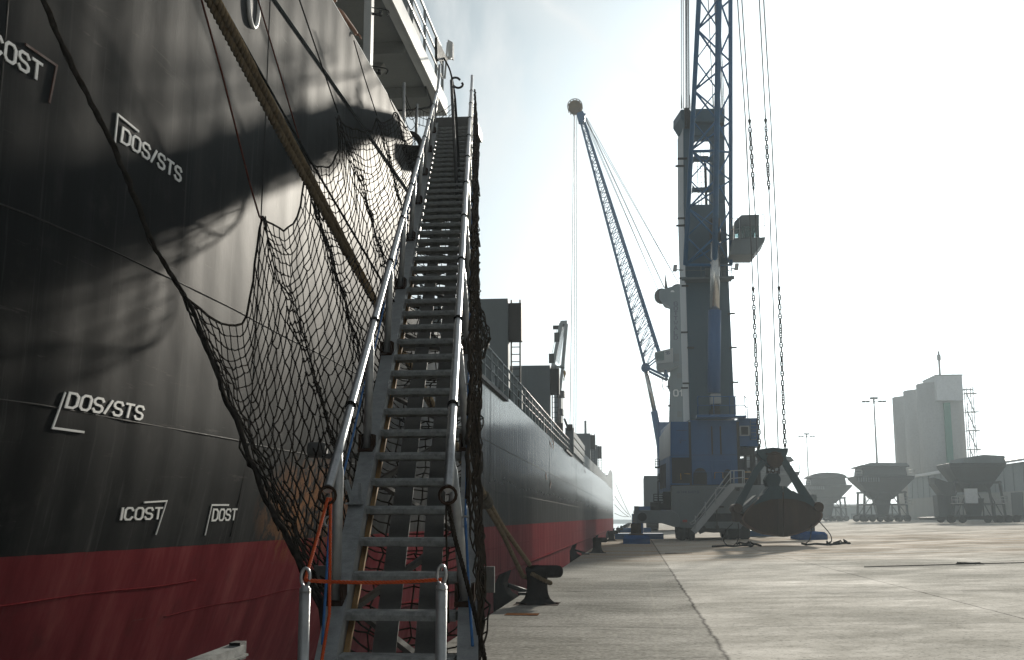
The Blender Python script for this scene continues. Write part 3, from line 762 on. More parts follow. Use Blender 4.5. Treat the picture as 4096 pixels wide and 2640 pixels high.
# ------------------------------------------------------------------ gangway
GX0,GDX,GY0,GDY,GZ0,GDZ=-1.279,-.0525,6.155,.362,.888,.1987
def gp(i,off=0.0,h=0.0): return V((GX0+GDX*i+off,GY0+GDY*i,GZ0+GDZ*i+h))
gang=thing('gangway',gp(-3.4)-V((0,0,.2)),'long grey aluminium gangway climbing from the quay to the poop of the ship','gangway')
def rail_l(i,h=.95): return gp(i,interp(i,[0,42],[-.385,-.30]),h)
def rail_r(i,h=.95): return gp(i,interp(i,[0,42],[.265,.36]),h)
def gangway():
    # side stringers: channel with top and bottom flange
    for s in (-1,1):
        mb=MB(); a,b=-3.4,42.6
        def seg(o0,o1,h0,h1,m=0):
            vs=[]
            for i in (a,b):
                for o,h in ((o0,h0),(o1,h0),(o1,h1),(o0,h1)): vs.append(gp(i,o,h))
            mb.add(vs,[(3,2,1,0),(4,5,6,7),(0,1,5,4),(1,2,6,5),(2,3,7,6),(3,0,4,7)],False,m)
        e0,e1=(.318,.43) if s>0 else (-.43,-.318)
        inner=(e0,e0+.014) if s>0 else (e1-.014,e1)
        seg(e0,e1,.075,.09); seg(inner[0],inner[1],-.15,.0745); seg(e0,e1,-.165,-.1505)
        mb.build('stringer',M['alu'],gang)
    w=MB(); vs=[]
    for i in (-3.4,20):
        for o,h in ((-.316,-.15),(-.285,-.15),(-.285,-.10),(-.316,-.10)): vs.append(gp(i,o,h))
    w.add(vs,[(3,2,1,0),(4,5,6,7),(0,1,5,4),(1,2,6,5),(2,3,7,6),(3,0,4,7)]); w.build('lit_flange_strip',M['flange_glint'],gang)  # sunlit edge of the stringer flange, painted as an orange-brown strip
    # treads: ribbed planks with a rounded nose
    prof=[(-.005,-.058),(.006,-.062),(.012,-.05),(.012,-.012),(.006,0)]
    top=[]; n=6
    for k in range(n):
        y=.012+.150*k/n; top += [(y,.0),(y+.012,.0025),(y+.019,.0025),(y+.0235,-.002)]
    back=[(.162,0),(.170,-.006),(.170,-.05),(.16,-.058),(.16,-.02),(.02,-.02),(.02,-.05)]
    pr=[(0.0,-.05),(-.004,-.02),(0.004,-.002)]+top+back
    proto=None
    mb=MB(); c=gp(0)
    poly=[(c.x-.316,c.y+y-.085,c.z+z) for y,z in pr]
    mb.prism(poly,(.632,0,0))
    for i in range(-3,43):
        if proto is None:
            proto=mb.build('tread',M['tread'],gang); o=proto; base=Matrix.Translation(-V(gang.location))
        else:
            o=proto.copy(); col.objects.link(o); o.parent=gang; o.matrix_parent_inverse=base
        o.location=gp(i)-gp(0)+V((0,0,random.uniform(-.003,.003)))
        o.rotation_euler=(0,0,0)
    # flat longitudinals under the treads
    for o0,o1 in ((-.165,-.03),(.075,.205)):
        b=MB(); vs=[]
        for i in (-3.4,42.4):
            for o,h in ((o0,-.19),(o1,-.19),(o1,-.17),(o0,-.17)): vs.append(gp(i,o,h))
        b.add(vs,[(3,2,1,0),(4,5,6,7),(0,1,5,4),(1,2,6,5),(2,3,7,6),(3,0,4,7)]); b.build('under_beam',M['beam'],gang)
    br=MB()
    for k in range(11):
        i=-2+4*k; br.bar(gp(i,-.31,-.21),gp(i+2.2,.31,-.21),.05,.03); br.bar(gp(i+2.2,.31,-.215),gp(i+4,-.31,-.215),.05,.03)
    br.build('diagonal_brace',M['beam'],gang)
    # stanchions with their rusty sockets
    for k in range(9):
        for s in (-1,1):
            i=.85+4.85*k
            base=gp(i,s*.385,.09); t=rail_l(i,.93) if s<0 else rail_r(i,.93)
            if s>0: base=gp(i,.36,.09)
            mb=MB(); mb.tube([base,base.lerp(t,.86),base.lerp(t,.9),t],[.030,.030,.022,.020],10)
            o=mb.build('stanchion',M['galv'],gang)
            sk=MB(); p=base
            sk.box(p.x-.055,p.x-.038,p.y-.05,p.y+.05,p.z,p.z+.10); sk.box(p.x+.038,p.x+.055,p.y-.05,p.y+.05,p.z,p.z+.10); sk.box(p.x-.055,p.x+.055,p.y-.06,p.y+.06,p.z-.03,p.z-.002)
            sk.build('socket',M['rustiron'],o)
    for fn,kink in ((rail_l,True),(rail_r,False)):
        mb=MB(); pts=[fn(i) for i in [-.4+ (40.2)*k/24 for k in range(25)]]
        if kink: pts += [fn(41.3,1.08),fn(42.2,1.32)]
        else: pts += [fn(41.3,.99),fn(42.3,1.06)]
        mb.tube(pts,.0265,14); o=mb.build('handrail',M['rail'],gang)
        for k in range(10):
            c=MB(); p=fn(2.3+4.85*k*.83); d=(fn(3)-fn(2)).normalized()
            c.tube([p-d*.02,p+d*.02],.034,12); c.build('rail_lashing',M['blackrope'],o)
        e=MB(); p=fn(-.4); e.tube([p+V((.045*cos(q),-.01,-.035+.045*sin(q))) for q in [2*pi*i/14 for i in range(14)]],.009,6,closed=True); e.build('end_ring',M['rustiron'],o)
    # foot posts with lifting eyes
    for p in (vY(712,1372,5.5),vY(1030,1366,5.5)):
        mb=MB(); mb.tube([(p.x,p.y,.2),(p.x,p.y,p.z)],.027,14); mb.tube([(p.x,p.y,p.z-.02),(p.x,p.y,p.z+.012)],[.029,.018],14)
        o=mb.build('foot_post',M['galv'],gang)
        e=MB(); e.tube([(p.x+.022*cos(q),p.y,p.z+.05+.045*sin(q)) for q in [2*pi*i/16 for i in range(16)]],.008,8,closed=True); e.build('post_eye',M['rail'],o)
    # cross bars that carry the net, flat flared ends; foot roller
    for i,dr,ol,orr in ((3.0,0,-.55,.47),(7.4,1,-.80,.40),(13.3,2,-.48,.50)):
        mb=MB(); a=gp(i,ol,-.27); b=gp(i,orr,-.27)
        mb.bar(a,b,.10,.035)
        for s,p in (((-1,a),(1,b)) if not dr else ()): mb.box(p.x-.07,p.x+.07,p.y-.012,p.y+.012,p.z-.07,p.z+.09)
        if dr==1: mb.lathe([(.0,-.1),(.062,-.09),(.062,.02),(.05,.05)],16,a+V((-.02,0,.05)),'x')
        if dr==2: mb.lathe([(.03,-.04),(.045,.0),(.045,.05),(.0,.06)],12,b+V((.0,0,.03)),'x')
        mb.build('net_boom',M['beam'],gang)
    r=MB(); p=gp(-3.6); r.lathe([(.10,-.34),(.11,-.3),(.11,.3),(.10,.34)],18,(p.x,p.y,.12),'x'); r.bar((p.x-.36,p.y,.12),gp(-3,-.37,0),.06,.06); r.bar((p.x+.36,p.y,.12),gp(-3,.37,0),.06,.06)
    r.build('foot_roller',M['rubber'],gang)
    # cleats on the left stringer
    c=MB()
    for i in (3.6,):
        p=gp(i,-.40,.09); c.bar(p,p+V((-.05,0,.16)),.05,.02); c.bar(p+V((.05,0,0)),p+V((.045,0,.14)),.035,.02); c.box(p.x-.04,p.x+.07,p.y-.05,p.y+.05,p.z,p.z+.012)
    c.build('stringer_cleat',M['alu'],gang)
    # landing at the head
    h=MB(); p=gp(43.2); h.box(p.x-.45,p.x+.45,p.y-.15,p.y+.9,p.z-.1,p.z+.1); h.box(p.x-.42,p.x+.34,p.y+.05,p.y+.07,p.z-.35,p.z-.11)
    h.prism([(p.x-.18,p.y+.4,p.z+.1),(p.x+.30,p.y+.4,p.z+.1),(p.x+.32,p.y+.4,p.z+.30),(p.x-.18,p.y+.4,p.z+.2)],(0,.4,0)); h.build('head_landing',M['beam'],gang)
gangway()
# ------------------------------------------------------------------ blue lashings, orange and dark ropes
def rope(name,pts,r,mat,label,cat='rope',lay=0,group=None,parts=None,n=6):
    mb=MB()
    if lay: twisted(mb,pts,r,lay,3,6)
    else: mb.tube(pts,r,n)
    return tag(mb.build(name,M[mat]),label,cat,group)
def sagline(a,b,s,n=10): return [V(a).lerp(V(b),k/n)-V((0,0,s*4*(k/n)*(1-k/n))) for k in range(n+1)]
def side_rope(sgn,name,label):
    pts=[]; rings=[]
    fn=rail_l if sgn<0 else rail_r
    for k in range(9):
        i=.85+4.85*k; q=gp(i,sgn*(.385 if sgn<0 else .36),.09).lerp(fn(i,.93),.52)+V((sgn*.045,0,0))
        p=q.copy()
        ring=MB(); ring.tube([p+V((.03*cos(t),0,.03*sin(t))) for t in [2*pi*j/12 for j in range(12)]],.006,5,closed=True); rings.append(ring)
        if pts: pts += sagline(pts[-1],p,.05,6)[1:]
        else:
            pts.append(gp(-.3,sgn*.40,.12)); pts += sagline(pts[-1],p,.03,5)[1:]
    t=thing('side_rope',pts[0],label,'rope','blue side ropes of the gangway')
    mb=MB(); mb.tube(pts,.008,6); mb.build('cord',M['bluerope'],t)
    for ring in rings: ring.build('guide_ring',M['galv'],t)
side_rope(-1,'side_rope','thin blue rope threaded along the gangway posts on the ship side')
side_rope(1,'side_rope','thin blue rope threaded along the gangway posts beside the bundled net')
eyeL=vY(712,1354,5.5); eyeR=vY(1030,1352,5.5)
rope('orange_rope',sagline(eyeL,eyeR,.012),.0095,'orangerope','orange rope tied straight across the foot of the gangway','rope',.06)
rope('orange_rope',sagline(rail_l(-.4,.90),eyeL,.005),.009,'orangerope','orange rope from the left handrail end to the left foot post eye','rope',.05)
rope('orange_rope',[rail_l(-.4,.90)+V((.015,0,0)),rail_l(-.6,.45)+V((.06,-.1,-.1)),V((eyeL.x+.055,eyeL.y+.1,.85)),V((eyeL.x+.03,eyeL.y+.05,.25)),V((eyeL.x+.0,eyeL.y+.2,.02))],.009,'orangerope','orange rope hanging loose behind the left foot post down to the quay','rope',.05)
e=rail_r(-.4,.88)
rope('dark_rope',catmull([e,e+V((.02,.1,-.18)),gp(-.2,.36,.45),gp(-.4,.46,.10),gp(-.8,.47,-.05),gp(-1.2,.46,-.3)]),.013,'netbrown','dark brown rope hanging from the end of the right handrail past its socket','rope',.06)
rope('dark_rope',catmull([e+V((-.01,0,0)),e+V((-.01,.02,-.2)),gp(.2,.27,.12)]),.006,'netbrown','thin dark cord dangling from the right handrail end onto a tread','rope')

# ------------------------------------------------------------------ the safety net
def net():
    B=[(430,690),(470,735),(520,765),(573,752),(585,690),(598,600),(605,530),(611,511),(640,525),(665,532),(684,515),(704,473),(712,413),(705,360),(697,322),(716,364),(742,386),(769,394),(790,364),(791,322),(788,265),(800,290),(825,303),(850,310),(870,300),(879,270),(890,280),(902,284),(915,278),(921,258),(935,280),(950,298)]
    pin=[0,7,12,20,25,29,31]; pini=[1.3,4.2,8.0,15.0,21.5,29.5,35.5]
    dens=[0]+[]
    W=[vX(x,y,-4.12) for x,y in B]
    L=[0]
    for a,b in zip(W,W[1:]): L.append(L[-1]+(b-a).length)
    # cumulative cord index: constant spacing along the border
    step=.20; ncol=int(L[-1]/step)
    def at(s):
        k=0
        while k<len(W)-2 and L[k+1]<s: k+=1
        return W[k].lerp(W[k+1],(s-L[k])/max(1e-9,L[k+1]-L[k]))
    pinL=[L[k] for k in pin]
    rnd=random.Random(3)
    nrow=27
    P=[]
    for j in range(ncol+1):
        s=L[-1]*j/ncol; T=at(s); i=interp(s,pinL,pini)
        Bt=gp(i,-.44,-.20)
        # fold phase between hanging points
        k=0
        while k<len(pinL)-2 and pinL[k+1]<s: k+=1
        ph=(s-pinL[k])/(pinL[k+1]-pinL[k])
        fold=abs(sin(pi*ph))
        colp=[]
        for r in range(nrow+1):
            v=r/nrow
            p=T.lerp(Bt,v)
            p.z-= .30*4*v*(1-v)*(.55+.45*fold)
            p.x+= .16*sin(2*pi*ph+1)*(1-v)*v*2 + rnd.gauss(0,.007)
            p.y+= -.10*sin(2*pi*ph)*(1-v)*min(1,v*4)+ rnd.gauss(0,.012)
            p.z+= rnd.gauss(0,.012)
            # rows wander, cells differ
            p.z+= .03*sin(j*.55+r*.31)+.02*sin(r*1.3+j*.2)
            # keep clear of the plating
            p.x=max(p.x,hx(p.y,p.z)+.06)
            colp.append(p)
        P.append(colp)
    mb=MB()
    def cord(a,b,r=.0068,sag=0):
        if sag: mb.tube([a,a.lerp(b,.5)-V((0,0,sag)),b],r,4,False)
        else: mb.tube([a,b],r,4,False)
    for j in range(ncol+1):
        for r in range(nrow):
            cord(P[j][r],P[j][r+1])
            if j<ncol:
                d=(P[j+1][r]-P[j][r]).length
                if r>0: cord(P[j][r],P[j+1][r],.0068,max(0,.2-d)*.4+rnd.uniform(0,.012))
    for j in range(0,ncol+1):
        for r in range(1,nrow):
            p=P[j][r]; s=.0155
            mb.add([p+V((s,0,0)),p+V((-s,0,0)),p+V((0,s,0)),p+V((0,-s,0)),p+V((0,0,s)),p+V((0,0,-s))],[(0,2,4),(2,1,4),(1,3,4),(3,0,4),(2,0,5),(1,2,5),(3,1,5),(0,3,5)])
    # bolt ropes: border and the aft edge
    mb.tube([c[0] for c in P],.013,6)
    mb.tube(resample(P[0],.1),.020,6)
    for k in range(3):
        mb.tube([p+V((rnd.gauss(0,.018),rnd.gauss(0,.018),rnd.gauss(0,.02))) for p in resample(P[0],.22)],.009,5)
    # gathered folds under every hanging point
    for kk,(pl,ii) in enumerate(zip(pinL[1:-1],pini[1:-1])):
        j=min(ncol,int(round(pl/L[-1]*ncol)))
        for q in range(2):
            c=[P[j][r]+V((rnd.gauss(0,.025),rnd.gauss(0,.03),-.02*q)) for r in range(0,int(nrow*(.5 if q<1 else .3)),2)]
            mb.tube(c,.008,5)
    # belly under the gangway, and the gathered curtain on the quay side
    cells=[]; n2=8; i0,i1=-.8,41.5; ni=int((i1-i0)*.413/.115)
    U=[]
    for a in range(ni+1):
        i=lerp(i0,i1,a/ni); rowp=[]
        for b in range(n2+1):
            t=b/n2; o=lerp(-.44,.47,t)
            h=-.20-.16*4*t*(1-t)-.05*sin(a*.7)*sin(pi*t)
            rowp.append(gp(i,o,h)+V((rnd.gauss(0,.012),rnd.gauss(0,.02),rnd.gauss(0,.012))))
        U.append(rowp)
    for a in range(ni+1):
        for b in range(n2+1):
            if b<n2: cord(U[a][b],U[a][b+1],.0064,.01)
            if a<ni: cord(U[a][b],U[a+1][b],.0064,.006)
    mb.tube([U[a][0] for a in range(ni+1)],.012,5)
    o=tag(mb.build('safety_net',M['net']),'dark knotted safety net slung from the hull to the underside of the gangway','net')
    # quay-side curtain, bunched: hangs from the right handrail to the right stringer
    cb=MB(); R=[]; nr=18
    for layer in range(1):
        R=[]
        for a in range(ni+1):
            i=lerp(.1,i1-.4,a/ni); top=gp(i,interp(i,[0,42],[.37,.42]),.84); bot=gp(i,interp(i,[-1,6],[.43,.45]),-.22)
            colp=[]
            for b in range(nr+1):
                t=b/nr; p=top.lerp(bot,t)
                bulge=.05*sin(pi*t)+.05*sin(a*.23+layer*2)*sin(pi*t)
                bulge+=.34*math.exp(-((i-13.3)/1.0)**2)*math.exp(-((t-.95)/.25)**2) + .10*math.exp(-((i-2.6)/.8)**2)*math.exp(-((t-.95)/.3)**2)+.12*math.exp(-((i-34)/3)**2)*math.exp(-((t-.5)/.3)**2)
                p.x+= bulge*.34+.02*layer*sin(pi*t)+rnd.gauss(0,.008); p.y+= rnd.gauss(0,.018); p.z+= rnd.gauss(0,.012)-.03*sin(a*.5+layer)*t
                colp.append(p)
            R.append(colp)
        for a in range(ni+1):
            for b in range(nr+1):
                if b<nr: cb.tube([R[a][b],R[a][b+1]],.005,4,False)
                if a<ni: cb.tube([R[a][b],R[a+1][b]],.0054,4,False)
    for b in (0,nr): cb.tube([R[a][b] for a in range(ni+1)],.014,5)
    for k in range(16):
        a=rnd.randrange(2,ni-12); b=rnd.randrange(0,nr)
        cb.tube(catmull([R[a][b],R[a+4][min(nr,b+1)]+V((.02,0,-.04)),R[a+9][b]],4),.008,5)
    tag(cb.build('gathered_net',M['netbrown']),'brown safety net bunched along the quay side of the gangway handrail','net')
    return W
netW=net()
def hangers():
    X=-4.12
    def line(pts,r,mat,label,lay=0,lump=0):
        ps=[vX(x,y,X) for x,y in pts]
        if lump:
            ps=resample(ps,.09); rr=[r*(1+lump*random.random()) for _ in ps]
            mb=MB(); mb.tube([p+V((random.gauss(0,.006),random.gauss(0,.008),random.gauss(0,.006))) for p in ps],rr,7)
            mb.tube([p+V((.02*cos(i*.9),.02*sin(i*.9),0)) for i,p in enumerate(ps)],r*.5,5)
            return tag(mb.build('net_hanger',M[mat]),label,'rope','ropes the safety net hangs from')
        return rope('net_hanger',ps,r,mat,label,'rope',lay,'ropes the safety net hangs from')
    line([(30,-170),(100,0),(170,160),(265,340),(320,470),(350,560),(430,690)],.017,'net','thick dark rope with knots holding the lowest corner of the net against the hull',0,.5)
    line([(440,-100),(470,0),(520,180),(583,430),(605,505),(611,512)],.011,'redrope','faded red rope hanging down the hull to the second corner of the net',.06)
    line([(575,-90),(602,0),(650,160),(697,322)],.0105,'redrope','thin reddish rope hanging from the poop edge behind the thick mooring line')
    line([(668,-90),(698.7,0),(776,227),(788,262)],.0105,'blackrope','thin dark rope with a red knot holding the upper peak of the net')
    line([(825.6,95),(850,180),(879,269)],.010,'blackrope','thin dark rope from the poop edge beside the wing pillar to the net')
    line([(905,218),(913,240),(921,258)],.010,'blackrope','shortest dark rope holding the net at the fore end of the poop')
    k=MB(); p=vX(776,222,X); 
    for d in ((-.12,0,.03),(.0,0,.1),(.02,.05,-.08)): k.tube([p,p+V(d)],.018,6)
    # black line running straight from the hull down to the gangway
    a=vX(480,-60,-4.25); b=gp(14.2,-.40,.05)
    rope('black_line',[a,a.lerp(b,.5)-V((0,0,.05)),b],.013,'blackrope','straight black line running from the poop down to the side of the gangway')
hangers()
def hawser():
    """double mooring line from the poop to the nearest bollard"""
    a=vX(438,-110,-4.0); b=V((-2.12,22.05,.62))
    P0=sagline(a,b,.10,30)
    d=(b-a).normalized(); side=d.cross(V((0,0,1))).normalized(); upv=side.cross(d)
    mb=MB()
    for s in (-1,1):
        pts=[]
        for k,p in enumerate(P0):
            t=k/30; q=t*5.0
            sp=.034+.10*max(0,(t-.86)/.14)
            pts.append(p+(side*cos(q)+upv*sin(q))*sp*s if t<.86 else p+(side*cos(4.3)+upv*sin(4.3))*sp*s)
        twisted(mb,pts,.044,.20,3,7)
    # eye laid round the bollard
    eye=[(-2.22,22.0,.62),(-2.20,22.25,.52),(-2.06,22.52,.44),(-1.86,22.56,.40),(-1.72,22.40,.38),(-1.68,22.15,.40),(-1.80,21.98,.46),(-2.02,21.96,.58)]
    twisted(mb,catmull(eye),.042,.20,3,7)
    w=MB()
    for k in range(7):
        p=P0[23]+d*(.045*k); w.tube([p+(side*cos(q)+upv*sin(q))*.088 for q in [2*pi*j/12 for j in range(12)]],.022,6,closed=True)
    t=thing('mooring_line',b,'thick brown double mooring line from the poop down to the nearest bollard','mooring line')
    mb.build('rope',M['hawser'],t); w.build('splice_wrapping',M['hawserdark'],t)
hawser()
# ------------------------------------------------------------------ bollards, fenders, small things on the quay
def bollards():
    t=thing('bollard',(-1.93,22.2,0),'nearest black iron bollard with a mooring rope round its neck','bollard','bollards along the quay edge')
    mb=MB(); L=(-1.93,22.2,0)
    mb.lathe([(.36,0.004),(.355,.02),(.31,.045),(.25,.10),(.215,.18),(.20,.28),(.195,.40),(.20,.52),(.22,.60),(.225,.66),(.18,.71),(.0,.73)],28,L)
    pr=[(.0,-.20),(.06,-.20),(.105,-.14),(.118,-.05),(.118,.30),(.105,.37),(.06,.41),(.0,.42)]
    mb.lathe(pr,20,(L[0]+.08,L[1],.605),'x')
    mb.build('head',M['bollard'],t)
    pl=MB(); pl.box(L[0]-.42,L[0]+.42,L[1]-.42,L[1]+.42,.0005,.006); 
    for q in range(6): pl.lathe([(.03,.006),(.03,.03),(.0,.03)],8,(L[0]+.38*cos(q*pi/3),L[1]+.38*sin(q*pi/3),0))
    pl.build('base_plate',M['rustiron'],t)
    names=['second black bollard along the quay edge, left of the crane pad','third black bollard along the quay edge, just short of the crane pad','fourth bollard along the quay edge, level with the big crane','fifth bollard along the quay edge, past the big crane','sixth bollard along the quay edge from the gangway','seventh bollard along the quay edge from the gangway','eighth bollard along the quay edge from the gangway','ninth bollard along the quay edge, near its far end']
    for k,n in enumerate(names): copy_thing(t,(-1.93,55.2+30*k,0),n)
    f=thing('dock_fender',(-2.75,24.6,0),'black rubber dock fender between the hull and the nearest bollard','fender','dock fenders on the quay wall')
    m=MB(); x,y=-2.56,24.6
    m.prism([(x,y,-1.6),(x-.5,y,-1.3),(x-.52,y,.15),(x-.40,y,.42),(x-.22,y,.50),(x-.30,y,.25),(x-.22,y,.02),(x,y,-.1)],(0,.9,0))
    m.build('rubber_block',M['rubber'],f,bevel=.03)
    m2=MB(); m2.box(x+.002,x+.35,y+.1,y+.8,.0,.05); m2.tube([(x+.15,y+.45,.05),(x-.25,y+.45,.18)],.05,8); m2.build('fender_bracket',M['blackiron'],f)
    fl=['black dock fender standing beside the second bollard','black dock fender standing beside the third bollard','black dock fender at the quay edge by the big crane','black dock fender at the quay edge past the big crane','black dock fender beside the sixth bollard','black dock fender beside the seventh bollard']
    for k,n in enumerate(fl): copy_thing(f,(-2.75,52.5+30*k,0),n)
bollards()
def bits():
    # rusty plates let into the quay
    mb=MB(); p=vY(1590,1294,0); 
    from_px=lambda x,y:(lambda d:EYEP+d*(-EYE/d.z))(ray(*v2(x,y)))
    a=from_px(1590,1293); mb.box(a.x-.75,a.x+.75,a.y-.35,a.y+.35,ground_z(a.x)+.004,ground_z(a.x)+.012); tag(mb.build('drain_cover',M['rustiron']),'rusty rectangular drain cover set in the concrete before the crane','cover')
    mb=MB(); a=from_px(1218,1434); mb.box(a.x-.28,a.x+.28,a.y-.2,a.y+.2,.004,.010); tag(mb.build('steel_plate',weathered('rust_red_plate',(.16,.07,.03),.8,0,.3,8,0,False,.3,60)),'small rust red plate on the quay in front of the nearest bollard','plate')
    # long rod lying on the yard
    a=from_px(2016,1325); b=from_px(2500,1312)
    def onyard(x,y):
        d=ray(*v2(x,y)); t=EYE/-d.z
        for _ in range(20):
            p=EYEP+d*t; t=(EYE-ground_z(p.x))/-d.z
        return EYEP+d*t
    global ONY; ONY=onyard
    a=onyard(2016,1325); b=onyard(2480,1312.5)
    mb=MB(); mb.tube([a+V((0,0,.03)),a.lerp(b,.5)+V((0,.05,.03)),b+V((0,0,.03))],.015,6)
    k=a.lerp(b,.52); 
    for q in range(5): mb.tube([k+V((random.uniform(-.5,.5),random.uniform(-.1,.1),.04)),k+V((random.uniform(-.4,.4),random.uniform(-.15,.15),.07))],.02,6)
    tag(mb.build('tow_wire',M['chain']),'long dark wire lying straight across the concrete at the right','wire')
    # weathered timber standing by the hull
    p0=vY(432,1560,6.0); p1=vY(553,1514,6.6)
    mb=MB(); d=p1-p0; mb.bar(p0-d*.4,p1,.10,.05); mb.bar(p0-d*.4+V((0,.02,-.032)),p1+V((0,.02,-.032)),.13,.012)
    mb.box(p1.x-.03,p1.x+.035,p1.y-.05,p1.y+.06,p1.z-.06,p1.z+.04,1)
    tag(mb.build('timber_plank',[M['tread'],M['blackiron']]),'weathered grey plank sloping up in front of the red hull at bottom left','plank')
    # black pole with a C-shaped hook and the loose cable at the gangway head
    t=thing('hook_pole',gp(37,.0,.05),'thin black pole with an open C-shaped hook leaning on the gangway stairs','pole')
    Yt,Yb=20.5,13.6
    mb=MB(); a=vY(1053,188,20.4); m1=vY(1060,330,18.6); b=vY(1075,600,14.2)
    mb.tube([a,m1,b],.028,8); mb.build('shaft',M['blackiron'],t)
    g=sheet(1600,250,3.85); h=MB()
    pts=[(925,268),(890,240),(850,232),(812,243),(790,275),(800,325),(840,370),(890,390),(940,378),(968,345),(955,312)]
    h.tube(catmull([atY(*g(x,y),20.4) for x,y in pts]),.022,7); h.build('hook',M['blackiron'],t)
    cb=[(1036,136,26),(1050,165,24.5),(1060,215,22.5),(1064,260,21.2),(1068,340,19),(1075,470,16.2),(1080,540,15)]
    rope('black_cable',catmull([vY(x,y,Y) for x,y,Y in cb]),.022,'blackrope','black cable dropping from the bridge wing past the hook to the stairs','cable')
    # far mooring lines at the bow
    for (x0,y0,x1,y1,Y0,Y1,lab) in ((1436,1128,1472,1207,215,265,'steepest mooring line from the bow down to a far bollard'),(1434,1157,1466,1200,214,262,'second mooring line from the bow, below the steepest'),(1434,1177,1468,1206,214,262,'third mooring line from the bow above the waterline'),(1434,1197,1466,1205,214,255,'lowest slack mooring line from the bow to the quay')):
        rope('bow_line',sagline(vY(x0,y0,Y0),vY(x1,y1,Y1),.25),.05,'hawserdark',lab,'mooring line',0,'mooring lines at the bow')
    m=MB(); m.lathe([(.42,0),(.5,.35),(.28,.8),(.1,1.05),(.0,1.15)],12,(-.9,318,0)); tag(m.build('quay_post',M['blackiron']),'small dark post with a pointed top standing far along the quay','post')
bits()
# ------------------------------------------------------------------ cranes
s1=sheet(2200,350,1.7115); s2=sheet(2400,1100,2.369); s3=sheet(2450,1600,2.369); s5=sheet(2600,0,2.2); s6=sheet(2850,1700,2.8)
def lattice(mb, A0,A1,B0,B1, n, r, flip=0, double=True, skip=0):
    """bracing between two chords A and B"""
    for k in range(n):
        t0,t1=k/n,(k+1)/n
        a0,a1=A0.lerp(A1,t0),A0.lerp(A1,t1); b0,b1=B0.lerp(B1,t0),B0.lerp(B1,t1)
        if (k+flip)%2==0 or double: mb.tube([a0,b1],r,5)
        if (k+flip)%2==1 or double: mb.tube([b0,a1],r,5)
def railing(mb,pts,h=1.0,r=.03,step=1.2,mid=2):
    pts=[V(p) for p in pts]
    for k in range(1,mid+1): mb.tube([p+V((0,0,h*k/mid)) for p in pts],r,5)
    for a,b in zip(pts,pts[1:]):
        n=max(1,int((b-a).length/step))
        for k in range(n+1): p=a.lerp(b,k/n); mb.tube([p,p+V((0,0,h))],r,5)
def px(sh,x,y,Y): return atY(*sh(x,y),Y)
def boxpx(mb,sh,x0,y0,x1,y1,Y,d,m=None):
    a=px(sh,x0,y1,Y); b=px(sh,x1,y0,Y); mb.box(a.x,b.x,Y,Y+d,a.z,b.z,m)
def poly(mb,sh,pts,Y,e,m=None): mb.prism([px(sh,x,y,Y) for x,y in pts],e,m)
TE=(-.33,3.0,0)
